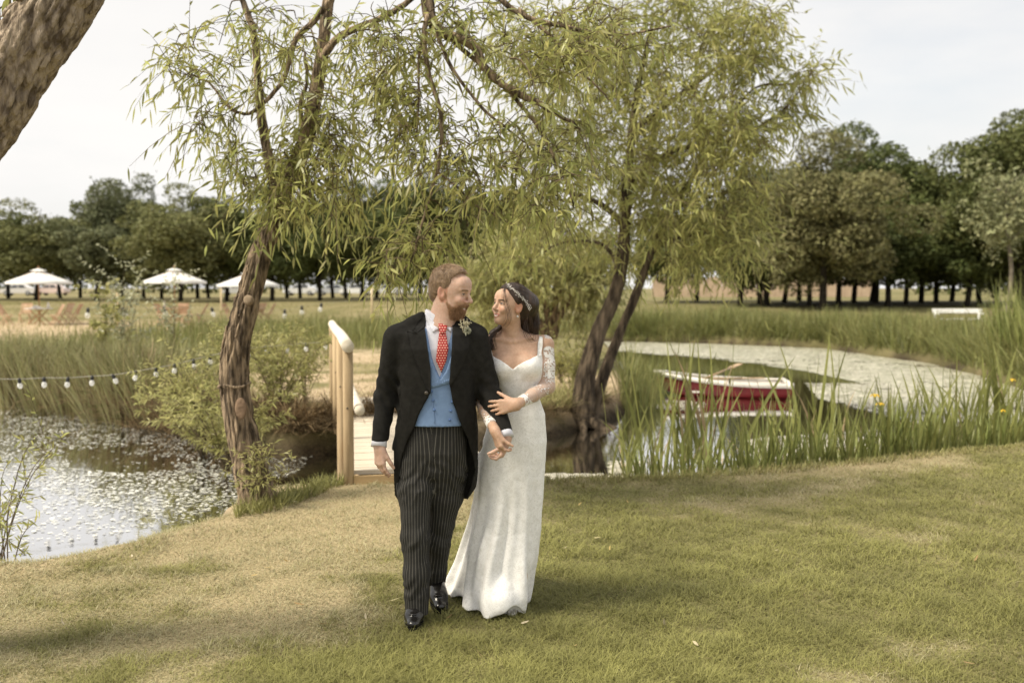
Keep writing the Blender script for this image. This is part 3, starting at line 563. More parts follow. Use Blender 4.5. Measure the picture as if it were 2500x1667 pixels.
def far_tree(name, label, x, y_base_depth, top_fy, half_w, mat, seed, clear=2.0, group=None, n=9000, leaf=.20, bole=.16, pale=False, cat='tree', squash=None):
    """x: picture column (2352 wide) of the bole; depth in m; top_fy: row of the crown's top; half_w: crown half width in m."""
    D = y_base_depth; X = FP(x, 700, D)[0]; gz_ = Hz(X, D); top = FP(x, top_fy, D)[2] - gz_; rz = (top-clear)/2
    root = empty(name, (X, D, gz_), label, cat, group, rz=0); root.rotation_euler = (0, 0, seed*1.37)
    n = int(n*2.0); leaf *= .72; clear *= .62 if x > 1500 else .72; key = (seed % 6, mat.name, n)
    if key not in CR:
        me = crown_mesh(seed % 6 + 60, 1.0, 1.0, n, leaf/half_w); me.materials.append(mat); CR[key] = me
    cr = link('crown', CR[key], None, root, kind='stuff'); cr.location = (0, 0, clear+rz); cr.scale = (half_w, half_w, rz)
    bk = (seed % 5, round(top, 0), pale)
    if bk not in CR: me = bole_mesh(seed % 5, top*.72, bole, half_w*.5); me.materials.append(m_bolep if pale else m_bole); CR[bk] = me
    link('trunk', CR[bk], None, root); return root
GL = 'plantation trees beyond the tables'; GRt = 'trees on the rise right of the pond'
far_tree('oak_tree', 'dark tree cut by the left picture edge behind the first parasol', -40, 86, 487, 4.6, FM['oak'], 1, group=GL)
far_tree('oak_tree', 'rounded mid-green tree right above the leftmost white parasol', 82, 84, 470, 4.4, FM['lime'], 2, group=GL)
far_tree('oak_tree', 'tallest tree of the left row, feathery dome top against the sky', 282, 92, 398, 4.7, FM['grey'], 3, group=GL, n=12000)
far_tree('oak_tree', 'grey-green tree in front of the feathery domed one', 222, 82, 500, 3.2, FM['grey'], 4, group=GL)
far_tree('oak_tree', 'broad pale-lit tree behind the middle parasol', 415, 80, 430, 4.9, FM['lime'], 5, group=GL, n=13000)
far_tree('oak_tree', 'dark tree just left of the willow trunk', 520, 83, 432, 3.9, FM['oak'], 6, group=GL)
far_tree('oak_tree', 'dark tree directly behind the willow trunk', 625, 82, 440, 4.2, FM['deep'], 7, group=GL)
far_tree('oak_tree', 'dark green tree right of the willow trunk', 735, 84, 425, 4.6, FM['deep'], 8, group=GL, n=12000)
far_tree('oak_tree', 'dark tree above the footbridge rail', 830, 86, 405, 4.4, FM['oak'], 9, group=GL)
far_tree('oak_tree', 'dark tree behind the groom, left of his head', 930, 84, 395, 4.6, FM['deep'], 10, group=GL, n=12000)
far_tree('oak_tree', 'tree hidden mostly by willow leaves above the groom', 1040, 86, 410, 4.6, FM['oak'], 11, group=GL)
far_tree('oak_tree', 'tree hidden mostly by willow leaves above the bride', 1160, 86, 420, 4.6, FM['oak'], 12, group=GL)
BT = [(-70, 'behind the table at the picture edge'), (20, 'first back-row tree from the left edge'), (140, 'between the left two parasols, nearer the left one'), (185, 'between the left two parasols, midway'), (330, 'just left of the middle parasol pole'), (372, 'near the middle parasol pole'), (455, 'right under the middle parasol rim'), (480, 'between middle and right parasols'),
      (570, 'behind the right parasol'), (660, 'first right of the willow trunk'), (690, 'second right of the willow trunk'), (765, 'above the far end of the handrail'), (795, 'just right of the handrail end'), (865, 'midway from handrail to groom'), (895, 'near the groom\'s shoulder'), (965, 'behind the groom\'s head')]
for k, (x, where) in enumerate(BT):
    far_tree('plantation_tree', 'slim plantation tree of the back row, ' + where, x, 95 + 3*(k % 4), 470 + 12*(k % 3), 3.4, FM[('oak', 'deep', 'grey')[k % 3]], 20+k, clear=2.3, group=GL, n=6000, leaf=.26, bole=.15)
far_tree('copper_tree', 'bronze-green spreading tree right of the willow, its boughs nearly to the ground', 1890, 62, 322, 5.0, FM['bronze'], 13, clear=1.9, group=GRt, n=22000, leaf=.17, bole=.2)
far_tree('oak_tree', 'bright green tree top behind the bronze one', 2010, 76, 285, 5.2, FM['deep'], 14, clear=3, group=GRt, n=20000, leaf=.2, bole=.22)
far_tree('oak_tree', 'dark tree in the gap between bronze tree and right edge', 2150, 76, 372, 4.8, FM['deep'], 15, clear=2.4, group=GRt, n=14000, leaf=.22)
far_tree('oak_tree', 'tall dark tree at the right picture edge', 2345, 66, 232, 5.2, FM['oak'], 16, clear=2.6, group=GRt, n=20000, leaf=.2, bole=.25)
far_tree('oak_tree', 'dark tree behind the pale young one', 2250, 74, 340, 4.6, FM['deep'], 17, clear=2.0, group=GRt, n=14000, leaf=.22)
far_tree('oak_tree', 'grey-green tree between willow leaves and the bronze tree', 1760, 70, 345, 4.3, FM['grey'], 18, clear=2.2, group=GRt, n=14000, leaf=.2)
far_tree('oak_tree', 'tree behind the lower right willow leaves', 1600, 80, 420, 4.2, FM['oak'], 19, clear=2.6, group=GRt, n=9000)
far_tree('young_tree', 'slender pale-leaved young tree with a straight thin stem near the right edge', 2312, 50, 300, 2.4, FM['pale'], 4, clear=4.6, group=None, n=1700, leaf=.16, bole=.10, pale=True)
BT2 = [(1700, 'left of the bronze tree, first'), (1745, 'left of the bronze tree, second'), (1800, 'under the left side of the bronze tree'), (1835, 'left of the bronze tree\'s bole'), (1860, 'close beside the bronze tree\'s bole'), (1925, 'first right of the bronze tree\'s bole'), (1960, 'second right of the bronze tree\'s bole'), (2000, 'third right of the bronze tree\'s bole'), (2040, 'under the right side of the bronze tree'),
       (2080, 'left of the dark gap'), (2115, 'in the dark gap'), (2185, 'right of the dark gap'), (2220, 'left of the pale young tree'), (2290, 'just behind the pale young tree'), (1530, 'behind the leaning willow stems')]
for k, (x, where) in enumerate(BT2):
    far_tree('plantation_tree', 'dark thin-stemmed tree, ' + where, x, 68 + 4*(k % 4), 470 + 14*(k % 4), 3.0, FM[('deep', 'oak')[k % 2]], 40+k, clear=2.1+.2*(k % 3), group=GRt, n=6000, leaf=.24, bole=.17)
# far wood and hedge line closing the view
def hedge(name, label, x0, x1, D, h, mat, n, seed):
    r = np.random.default_rng(seed); X = x0 + (x1-x0)*r.random(n); hh = h*(.65+.5*fbm(np.stack([X, 0*X], 1), .12, 3, seed)); z = hh*r.random(n)**.7; y = D + r.normal(size=n)*1.6
    p = np.stack([X, y, z+.5], 1); nn = rand_dirs(n); u = nrm(np.cross(nn, rand_dirs(n))); v = np.cross(nn, u); s = .45*(.5+r.random(n))[:, None]
    Q = np.stack([p-u*s, p-v*s*.6, p+u*s, p+v*s*.6], 1).reshape(-1, 3); return link(name, mesh_from(name, Q, [np.arange(n)[:, None]*4 + np.array([[0, 1, 2, 3]])], False), mat, label=label, kind='stuff')
hedge('far_wood', 'distant low wood beyond the field on the left', -120, 14, 175, 7, FM['oak'], 9000, 3)
hedge('far_wood', 'distant low wood beyond the field on the right', 60, 130, 150, 7, FM['deep'], 6000, 4)
print('leaves', n_leaves)
# ------------------------------------------------------------------ pond-side plants
m_reed = pmat('reed_leaf', (.25, .265, .085), (.16, .18, .052), scale=2.5, rough=.45, spec=.4, island=.25, hue=.03, transl=.3)
m_bed = pmat('reed_bed_leaf', (.26, .26, .10), (.17, .18, .06), scale=.6, rough=.5, spec=.3, island=.35, hue=.04, transl=.35)
m_rush = pmat('rush_leaf', (.29, .275, .125), (.17, .165, .068), scale=1.2, rough=.55, spec=.3, island=.35, hue=.05, transl=.25)
m_dead = pmat('dead_reed', (.40, .31, .19), (.25, .185, .11), scale=3, rough=.7, spec=.2, island=.35, transl=.2)
m_rdead = pmat('dead_rush_base', (.25, .18, .10), (.12, .088, .05), scale=3, rough=.8, spec=.1, island=.4, transl=.1)
m_straw = pmat('meadow_blade', (.34, .31, .14), (.22, .21, .08), scale=.5, rough=.6, spec=.2, island=.35, hue=.04, transl=.3)
m_sap = pmat('sapling_leaf', (.42, .40, .165), (.29, .285, .105), scale=2, rough=.45, spec=.4, island=.25, hue=.02, transl=.45)
m_yel = pmat('iris_petal', (.75, .52, .05), (.6, .38, .03), scale=9, rough=.5, spec=.3, transl=.3)
def blades_mesh(q, ln, wd, lean, bend, prof=(.55, 1, .95, .7, .08), z=None):
    n = len(q); a = rng.random(n)*6.283; h = H(q) if z is None else np.full(n, z)
    d = nrm(np.stack([np.cos(a)*lean, np.sin(a)*lean, np.ones(n)], 1)); a2 = a + rng.normal(size=n)*.6
    side = nrm(np.stack([-np.sin(a2), np.cos(a2), 0*a], 1)); b = np.stack([np.cos(a), np.sin(a), -.55*np.ones(n)], 1)*(ln*bend)[:, None]
    return ribbons(np.column_stack([q, np.maximum(h, WATER_Z-.25)-.02]), d, side, ln, wd, b, prof)
def scatter(poly, n, z=0.0, world=False):
    Wp = np.array(poly if world else [FG(x, y, z)[:2] for x, y in poly]); lo, hi = Wp.min(0), Wp.max(0); got = []; c = 0
    while c < n: q = lo + rng.random((n*3, 2))*(hi-lo); q = q[inpoly(q, Wp)]; got.append(q); c += len(q)
    return np.concatenate(got)[:n]
# foreground reed clumps along the lawn edge: every leaf its own piece
LEAVES = []
for k in range(14):
    t = np.linspace(0, 1, 7); prof = np.array([.6, .9, 1, 1, .85, .55, .05])
    bx = (.05+.5*(k/13.0)**1.6)*(1 if k % 2 else -1); bk = .25*(1 if k > 9 else 0)
    V, Q = ribbons(np.zeros((1, 3)), np.array([[0, 0, 1.0]]), np.array([[math.cos(k), math.sin(k), 0]]), [1.0], [.027], np.array([[bx*.75, .12*math.sin(k), -.16*abs(bx)-bk*abs(bx)]]), prof)
    V = V + np.cross(np.zeros_like(V), V); mid = V.reshape(-1, 2, 3).mean(1); off = np.array([math.sin(k), -math.cos(k), 0])*.0035
    V2 = V.reshape(-1, 2, 3); V3 = np.stack([V2[:, 0], mid+off, V2[:, 1]], 1).reshape(-1, 3); b = np.arange(6)[:, None]*3
    Q = np.concatenate([b+np.array([[0, 1, 4, 3]]), b+np.array([[1, 2, 5, 4]])]); me = mesh_from('leaf', V3, [Q], True); me.materials.append(m_reed if k not in (5, 11) else m_dead); LEAVES.append(me)
def reed_clump(fx, fy, n, hmin, hmax, spread, label, tilt=.0, group='reed clumps along the lawn edge'):
    c = FG(fx, fy, WATER_Z+.05); root = empty('reed_clump', (c[0], c[1], WATER_Z-.12), label, 'reeds', group)
    for i in range(n):
        k = int(rng.integers(0, 14)); 
        if k in (5, 11) and rng.random() < .5: k -= 1
        o = link('leaf', LEAVES[k], None, root); a = rng.random()*6.283; rr = spread*math.sqrt(rng.random()); o.location = (rr*math.cos(a), rr*math.sin(a)*.6, 0)
        h = hmin + (hmax-hmin)*rng.random(); o.scale = (h*.9, h*.9, h); o.rotation_euler = (rng.normal()*.06, rng.normal()*.08 + tilt, rng.random()*6.283)
RC = [(1425, 1082, 7, .7, 1.15, .13, 'short reed clump nearest the bride\'s dress', .0), (1468, 1088, 9, .6, 1.0, .15, 'second reed clump right of the bride, beside the white floating weed', .0), (1530, 1092, 16, .9, 1.5, .2, 'dense reed clump in line with the boat\'s left end', .1), (1590, 1086, 20, 1.0, 1.75, .22, 'tall dense reed clump in front of the boat\'s left half', .08),
      (1640, 1082, 18, 1.0, 1.85, .2, 'tallest reed clump, crossing the middle of the red boat', .12), (1700, 1076, 10, .7, 1.1, .16, 'low reed clump below the middle of the boat', .0), (1745, 1074, 12, .7, 1.15, .2, 'low reed clump below the boat\'s right half', .0), (1800, 1072, 15, .8, 1.3, .2, 'reed clump just right of the boat\'s right end', .05),
      (1860, 1066, 18, 1.0, 1.75, .24, 'tall leaning reed clump over the dark water right of the boat', .14), (1915, 1062, 16, .8, 1.3, .24, 'reed clump before the tongue of pale weed', .0), (1985, 1054, 16, .8, 1.25, .24, 'reed clump below the yellow iris flowers', .0), (2050, 1048, 16, .7, 1.2, .24, 'reed clump right of the iris flowers', .0), (2110, 1042, 18, .8, 1.25, .24, 'reed clump left of the dense dark right-hand stand', .0),
      (2170, 1036, 22, .9, 1.35, .26, 'first clump of the dense dark stand at right', .05), (2230, 1030, 24, 1.0, 1.5, .28, 'middle clump of the dense dark stand at right', .05), (2290, 1026, 24, 1.0, 1.6, .28, 'clump second from the right picture edge', .0), (2345, 1022, 24, 1.0, 1.7, .28, 'clump at the right picture edge', .0)]
for fx, fy, n, a, b, sp, lab, tl in RC: reed_clump(fx, fy, int(n*1.25), a*.82, b*.98, sp*1.15, lab, tl)
# masses of reeds and grasses, too many to count
def bed(name, poly, n, h0, h1, w0, mat, label, z=0.0, lean=.16, bend=.22, world=False, prof=(.55, 1, .95, .7, .08)):
    q = scatter(poly, n, z, world); ln = h0 + (h1-h0)*rng.random(n); ln *= .7+.6*fbm(q, .8, 3, 9)
    V, Q = blades_mesh(q, ln, w0*(.6+.8*rng.random(n)), lean*(.2+1.6*rng.random(n)), bend*rng.random(n), prof)
    return link(name, mesh_from(name, V, [Q], True), mat, label=label, kind='stuff')
bed('reed_bed', [(3.6, 36.0), (7, 34.8), (10.2, 32.2), (11.0, 25.6), (10.7, 22.5), (10.0, 18.7), (12.0, 18.5), (13.5, 25), (13, 33), (9, 38), (3, 39)], 14000, .55, 1.10, .022, m_bed, 'tall sunlit reeds along the far bank of the pond', world=True)
bed('reed_bed', [(2.0, 36.2), (3.8, 36.0), (4.5, 40), (-10, 39), (-14, 30), (-8, 27), (-2.5, 26.5), (.5, 28.5), (.8, 33)], 9000, .3, .85, .02, m_bed, 'green rushy strip between the sandy path and the meadow', world=True)
bed('reed_bed', [(9.4, 15.2), (9.9, 18.7), (10.6, 22.5), (13, 22), (12, 15), (8.6, 12.6)], 3500, 1.0, 1.9, .022, m_reed, 'dense tall reeds at the right end of the pond', world=True)
bed('reed_bed', [(1.65, 15.6), (2.0, 17), (2.3, 19), (2.6, 19), (2.55, 17), (2.2, 15.6)], 700, .6, 1.1, .018, m_bed, 'reeds growing from the island left of the boat', world=True)
bed('reed_bed', [(2.5, 9.25), (4.06, 10.0), (5.6, 10.75), (8, 12.4), (8.2, 13.2), (5.5, 11.7), (4.0, 10.7), (2.6, 9.75), (1.0, 9.2), (1.0, 8.95)], 3600, .30, .78, .018, m_reed, 'low reeds between the clumps along the lawn edge', world=True)
RL = [(-10, 17.5), (-8.7, 16.8), (-6.8, 15.6), (-5.2, 13.9), (-4.6, 13.4), (-4.3, 14.6), (-5.6, 16.6), (-7, 18.6), (-10, 19.5)]
bed('rush_bed', RL, 8500, .5, 1.1, .012, m_rush, 'big tangled mass of rushes on the far bank of the left pond arm', world=True, lean=.42, bend=.5)
bed('rush_bed', [(-10, 17.3), (-8.7, 16.7), (-6.8, 15.5), (-5.2, 13.75), (-4.5, 13.15), (-3.6, 12.4), (-3.4, 12.8), (-4.4, 13.7), (-5.4, 14.6), (-7, 16.4), (-10, 18)], 6500, .35, .85, .012, m_rdead, 'brown dead skirts of the rushes at the waterline', world=True, lean=1.2, bend=.9)
bed('rush_bed', [(-3.3, 12.15), (-2.6, 11.55), (-2.1, 11.95), (-1.2, 12.35), (-1.4, 12.8), (-2.6, 12.3), (-3.3, 12.9)], 5200, .30, .70, .010, m_rdead, 'dry brown grass overhanging the dark water by the bridge', world=True, lean=1.1, bend=1.0)
bed('rush_bed', [(-14, 17.5), (-10, 17.5), (-5, 19), (-4, 24), (-9, 26), (-16, 26)], 5000, .3, .75, .016, m_bed, 'pale green rushes behind the rush mass at left', world=True, lean=.2)
bed('rush_bed', [(.3, 13.2), (.9, 13.9), (1.45, 15.1), (1.2, 15.8), (.3, 14.6), (-.2, 13.3)], 2200, .12, .45, .010, m_straw, 'grass tufts at the foot of the twin willow', world=True, lean=.8, bend=.7)
bed('meadow_grass', [(-40, 36), (-14, 27), (-4, 36), (4, 39), (14, 38), (16, 30), (26, 34), (34, 62), (-40, 80)], 26000, .10, .26, .020, m_straw, 'open meadow grass between pond and trees', world=True, lean=.4, prof=(1, .8, .1))
bed('meadow_grass', [(-4.3, 14.6), (-2.6, 12.7), (-1.2, 13.4), (.3, 14.8), (2.2, 21), (2.5, 26), (-2.5, 26), (-5.5, 19.5)], 9000, .04, .16, .008, m_straw, 'thin dry grass on the sandy island path', world=True, lean=.7, prof=(1, .8, .1))
m_bgr = pmat('bank_blade', (.30, .29, .11), (.19, .195, .065), scale=3, rough=.5, spec=.3, island=.3, transl=.3)
bed('bank_grass', [FG(x, y)[:2] for x, y in [(545, 1178), (600, 1168), (660, 1140), (760, 1112), (805, 1118), (700, 1150), (640, 1180), (540, 1200)]], 1500, .05, .16, .006, m_bgr, 'green grass tufts round the willow foot and bank edge', world=True, lean=.5)
bed('bank_grass', [FG(x, y)[:2] for x, y in [(1250, 1108), (1420, 1104), (1800, 1082), (2352, 1026), (2352, 1034), (1800, 1094), (1420, 1116), (1250, 1122)]], 2600, .04, .11, .006, m_straw, 'ragged dry grass on the lip of the right bank', world=True, lean=.6)
bed('dead_reeds', [FG(x, y, WATER_Z)[:2] for x, y in [(1400, 1095), (1700, 1085), (2000, 1060), (2300, 1032), (2300, 1010), (1700, 1060), (1400, 1075)]], 160, .3, .8, .014, m_dead, 'dead straw-coloured reed leaves among the clumps', world=True, lean=.6, bend=.4)
bed('dead_reeds', [(-6.2, 15.0), (-4.6, 13.2), (-4.4, 13.6), (-6, 15.8)], 120, .5, 1.0, .022, m_dead, 'broken pale reed leaves in front of the rushes', world=True, lean=.5, bend=.3)
bed('rush_bed', [(-.9, 12.45), (.49, 13.2), (.98, 13.95), (1.55, 15.15), (1.35, 15.3), (.75, 14.1), (.2, 13.5), (-.9, 12.8)], 3000, .10, .34, .008, m_rdead, 'brown matted grass hanging over the island bank right of the bride', world=True, lean=1.3, bend=1.1)
bed('rush_bed', [(3.4, 35.9), (7, 34.5), (10.0, 32.0), (10.85, 25.6), (10.5, 22.5), (9.8, 18.7), (9.4, 15.2), (9.9, 15.2), (10.6, 19), (11.3, 25), (10.6, 32.4), (7, 35.2), (3.4, 36.5)], 7000, .35, .9, .02, m_bed, 'shorter reeds fringing the far waterline', world=True, lean=.4, bend=.5)
# willow saplings: wand stems with small yellow-green leaves
def sapling(name, label, fx, fy, D, h, spread, nst, seed, mat=m_sap, leaf=(.05, .09), lw=.013, npt=16, dens=.95, group='willow saplings', dead=False):
    global rng; base = FP(fx, fy, D); base[2] = max(Hz(base[0], D), WATER_Z)-.03; r = np.random.default_rng(seed); root = empty(name, base, label, 'shrub', group); wd = MB(); Vs = MB()
    old = rng; rng = r
    for i in range(nst):
        a = r.random()*6.283; l = h*(.55+.5*r.random()); e = np.array([math.cos(a)*spread*r.random(), math.sin(a)*spread*r.random()*.7, l])
        c = spline([[0, 0, 0], e*[.35, .35, .5], e*[.75, .75, .85], e + [math.cos(a)*.1*l, math.sin(a)*.1*l, 0]], 9); wd.tube(c, np.linspace(.0055, .0015, 9), 4, cap=False)
        for s in range(4):
            i0 = r.integers(2, 8); d = nrm(r.normal(size=3)*[1, 1, .5] + [math.cos(a)*.4, math.sin(a)*.4, .55]); tl = l*(.18+.22*r.random()); c2 = c[i0] + np.linspace(0, 1, 5)[:, None]*d*tl; wd.tube(c2, np.linspace(.003, .0012, 5), 3, cap=False)
            t_ = r.random(npt)[:, None]; B = c2[0] + t_*(c2[-1]-c2[0]); V, Q = leaf_batch(B, nrm(d*.8 + rand_dirs(npt)*.8), leaf[0]+(leaf[1]-leaf[0])*r.random(npt), np.full(npt, lw), .1+0*t_[:, 0]); Vs.add(V, Q)
        t_ = .3 + .7*r.random(npt); B = np.stack([np.interp(t_, np.linspace(0, 1, 9), c[:, k]) for k in range(3)], 1); V, Q = leaf_batch(B, nrm(np.array([0, 0, .6]) + rand_dirs(npt)), leaf[0]+(leaf[1]-leaf[0])*r.random(npt), np.full(npt, lw), 0*t_); Vs.add(V, Q)
    rng = old
    link('stems', wd.mesh('stems'), m_twig, root); link('leaves', Vs.mesh('leaves'), mat, root, kind='stuff'); return root
sapling('willow_sapling', 'yellow-green willow shrub over the water left of the leaning trunk', 465, 1010, 11.6, 1.15, .95, 40, 1, leaf=(.06, .10), lw=.016)
sapling('willow_sapling', 'yellow-green shrub low behind the leaning trunk, its left side', 520, 1040, 10.6, .85, .75, 30, 2, leaf=(.06, .10), lw=.016)
sapling('willow_sapling', 'loose willow shrub right of the leaning trunk', 640, 960, 12.3, 1.2, .85, 28, 3, leaf=(.06, .10), lw=.016)
sapling('willow_sapling', 'wispy willow shrub between leaning trunk and bridge post', 700, 900, 14.6, 1.05, .6, 14, 4, npt=12)
sapling('willow_sapling', 'tall thin shrub behind the trunk at its mid height', 540, 905, 14.5, 1.25, .7, 18, 5)
sapling('willow_sapling', 'small shrub right of the trunk before the sandy path', 620, 900, 14.3, 1.2, .5, 14, 6)
m_silv = pmat('silver_leaf', (.50, .50, .36), (.36, .37, .22), scale=2, rough=.5, spec=.4, island=.2, transl=.35)
sapling('silver_shrub', 'silvery upright shrub rising before the middle parasol', 290, 860, 19, 2.1, .55, 12, 7, mat=m_silv, leaf=(.06, .1), lw=.03, group=None)
sapling('silver_shrub', 'second silvery shrub with a tall wand right of the middle parasol', 400, 850, 19.5, 2.0, .45, 7, 8, mat=m_silv, leaf=(.06, .1), lw=.03, npt=11, group=None)
sapling('poplar_sapling', 'yellowish round-leaved sapling left of the silvery shrub', 243, 860, 18.5, 2.0, .22, 5, 9, mat=m_sap, leaf=(.07, .1), lw=.07, npt=12, group=None)
sapling('willow_sapling', 'dark-stemmed willow sprigs at the left picture edge over the water', -8, 1190, 6.9, 1.35, .5, 7, 10, mat=m_wleaf, leaf=(.05, .08), npt=8, group=None)
sapling('willow_sapling', 'leafy shoot entering low at the left picture edge', 15, 1235, 6.4, .6, .35, 4, 11, mat=m_wleaf, leaf=(.05, .08), npt=7, group=None)
sapling('willow_sapling', 'green shoots sprouting round the foot of the leaning willow', 600, 1150, 7.5, .55, .3, 12, 12, leaf=(.04, .07), lw=.009, npt=9, group=None)
sapling('willow_sapling', 'yellow-leaved shrub at the left foot of the twin willow', 1310, 890, 15.2, .95, .5, 14, 13, group=None)
sapling('willow_sapling', 'low green sprigs between the twin willow and the bride', 1290, 830, 17.5, .8, .6, 16, 14, group=None)
# tall upright rush tussocks in front of the mass
RT = []
for k in range(3):
    n = 130; q = rng.normal(size=(n, 2))*.16; a = np.arctan2(q[:, 1], q[:, 0]); l_ = .75+.75*rng.random(n); d = nrm(np.stack([q[:, 0]*1.3, q[:, 1]*1.3, np.ones(n)], 1)); V, Q = ribbons(np.column_stack([q, 0*l_]), d, nrm(np.stack([-np.sin(a+.5), np.cos(a+.5), 0*a], 1)), l_, .010+.006*rng.random(n), np.stack([np.cos(a), np.sin(a), -.6+0*a], 1)*(l_*.28*rng.random(n))[:, None], (.6, 1, .9, .6, .05)); me_ = mesh_from('leaf_blades', V, [Q], True); me_.materials.append(m_rush); RT.append(me_)
for k, (fx, fy, D, sc_, lab) in enumerate([(20, 930, 16.2, 1.0, 'rush tussock at the left picture edge behind the first bulbs'), (95, 940, 15.6, .95, 'rush tussock behind the second bulb from the left'), (165, 950, 15.2, .9, 'rush tussock behind the third bulb from the left'), (235, 965, 14.6, 1.0, 'rush tussock behind the fourth bulb from the left'), (290, 975, 14.2, 1.1, 'tallest rush tussock, below the middle parasol'), (345, 985, 13.8, .9, 'rush tussock left of the yellow-green shrub')]):
    p = FG(fx, fy, WATER_Z); p = FP(fx, fy, D); o = empty('rush_tussock', (p[0], D, max(Hz(p[0], D), WATER_Z)-.05), lab, 'rushes', 'rush tussocks on the far bank'); b = link('leaf_blades', RT[k % 3], None, o, kind='stuff'); b.scale = (sc_,)*3; b.rotation_euler = (0, 0, k*1.3)
# yellow iris flowers
for k, (fx, fy, D, lab) in enumerate([(2010, 905, 10.9, 'pair of yellow iris flowers among the reeds before the pale weed'), (2022, 925, 10.8, 'lower yellow iris flower beside the pair'), (2325, 870, 14.0, 'yellow iris flower at the right picture edge'), (2300, 940, 11.8, 'yellow iris flower in the dense right-hand reeds')]):
    p = FP(fx, fy, D); root = empty('iris_flower', (p[0], p[1], WATER_Z-.1), lab, 'flower', 'yellow irises'); st = MB(); st.tube(np.array([[0, 0, 0], [.02, 0, (p[2]-WATER_Z)*.5], [0, 0, p[2]-WATER_Z+.1]]), .005, 5); link('stem', st.mesh('stem'), m_reed, root)
    n = 6; a = np.arange(n)*6.283/n; d = np.stack([np.cos(a), np.sin(a), .4+0*a], 1); V, Q = ribbons(np.tile([[0, 0, p[2]-WATER_Z+.1]], (n, 1)), nrm(d), np.stack([-np.sin(a), np.cos(a), 0*a], 1), np.full(n, .06), np.full(n, .035), np.tile([[0, 0, -.05]], (n, 1)), (.4, 1, 1, .5))
    link('petals', mesh_from('petals', V, [Q], True), m_yel, root)
# fallen willow leaves on the lawn
me = []
for k in range(4):
    V, Q = ribbons(np.zeros((1, 3)), np.array([[1.0, 0, .1]]), np.array([[0, 1.0, .15]]), [.05+.012*k], [.014+.003*(k % 2)], np.array([[0, .012*(k-1.5), .012]]), (.15, .9, 1, .7, .1)); m_ = mesh_from('fallen_leaf', V - [.025, 0, 0], [Q], True)
    m_.materials.append(pmat('dry_leaf_%d' % k, [(.55, .40, .16), (.60, .52, .36), (.42, .28, .13), (.50, .44, .24)][k], None, scale=20, rough=.6, transl=.2)); me.append(m_)
r = np.random.default_rng(99); q = np.stack([(r.random(90)*2-1), 4.2+4.6*r.random(90)**1.4], 1); q[:, 0] *= q[:, 1]*.5; q = q[(pond_s(q) < -.3)][:42]
for k, (x, y) in enumerate(q):
    o = link('fallen_leaf', me[k % 4], None, None, 'small dry leaf lying loose on the mown lawn', 'leaf', 'fallen leaves on the lawn'); o.location = (x, y, Hz(x, y)+.022); o.rotation_euler = (r.normal()*.3, r.normal()*.3, r.random()*6.28); o.scale = (.75,)*3
# ------------------------------------------------------------------ footbridge
m_post = pmat('round_timber', (.43, .325, .20), (.28, .205, .12), scale=5, detail=6, rough=.75, spec=.2, bump=.3, bscale=20, stretch=(3, 3, .35))
m_pale = pmat('weathered_top', (.72, .66, .56), (.58, .52, .42), scale=5, rough=.7, spec=.25, bump=.2, bscale=25)
m_deck = pmat('deck_board', (.62, .55, .45), (.47, .41, .32), scale=4, detail=6, rough=.6, spec=.35, bump=.35, bscale=30, stretch=(.5, 5, 5))
m_riser = pmat('new_board', (.50, .36, .19), (.40, .28, .145), scale=3, detail=6, rough=.75, spec=.2, bump=.2, bscale=18, stretch=(.5, 3, 3))
A = G(852, 1189, .0); DIRB = nrm(np.array([-2.42+1.376, 13.5-8.42, 0])); SIDE = np.array([DIRB[1], -DIRB[0], 0]); BL = 5.7; DZ = .135; BWD = 1.2
bridge = empty('footbridge', (A[0], A[1], 0), 'wooden footbridge with round log handrail and pale plank deck beside the groom', 'bridge', rz=math.atan2(-DIRB[0], DIRB[1]))
# local frame: x across (to the right), y along the bridge
nb = 44; pw = BL/nb; pm = MB(); pm.box((0, 0, 0), (BWD, pw-.010, .034)); plank = pm.mesh('deck_plank', False); plank.materials.append(m_deck)
for i in range(nb):
    o = link('deck_plank', plank, None, bridge); o.location = (.05+BWD/2 + random.uniform(-.006, .006), .03 + (i+.5)*pw, DZ-.017 + random.uniform(-.002, .002)); o.rotation_euler = (0, 0, random.uniform(-.006, .006))
MB().box((.05+BWD/2, -.01, (DZ-.036)/2-.045), (BWD+.02, .045, DZ+.05)).build('riser_board', m_riser, bridge)
for sx in (.14, BWD-.06): MB().box((sx, BL/2, DZ-.13), (.09, BL-.1, .18)).build('beam', m_riser, bridge)
def rail_side(x, inner):
    for yy, hh in ((0, 1.19), (1.85, 1.17), (3.6, 1.16), (5.3, 1.15)):
        mb = MB(); mb.tube(np.array([[x, yy, -.75 if yy > .5 else -.25], [x, yy, .4], [x, yy, hh]]), [.046, .0445, .043], 16); p = mb.build('post', m_post, bridge, True)
    mb = MB(); mb.tube(spline([[x, -.07, 1.20], [x+.005, 1.8, 1.205], [x-.004, 3.6, 1.195], [x, 5.42, 1.19]], 14), .052, 16); mb.build('handrail', m_pale, bridge, True)
    mb = MB(); mb.tube(spline([[x+inner*.092, -.06, .66], [x+inner*.092, 2.6, .665], [x+inner*.09, 5.4, .66]], 8), .044, 14); mb.build('middle_rail', m_pale, bridge, True)
    for yy in (0, 1.85, 3.6, 5.3):
        mb = MB(); mb.sphere((x-inner*.01, yy-.047, .68), .008, 8, 5); mb.build('bolt', pmat('bolt_head', (.05, .045, .04), None, rough=.5, metal=.6), bridge, True)
rail_side(0, 1); rail_side(BWD+.1, -1)

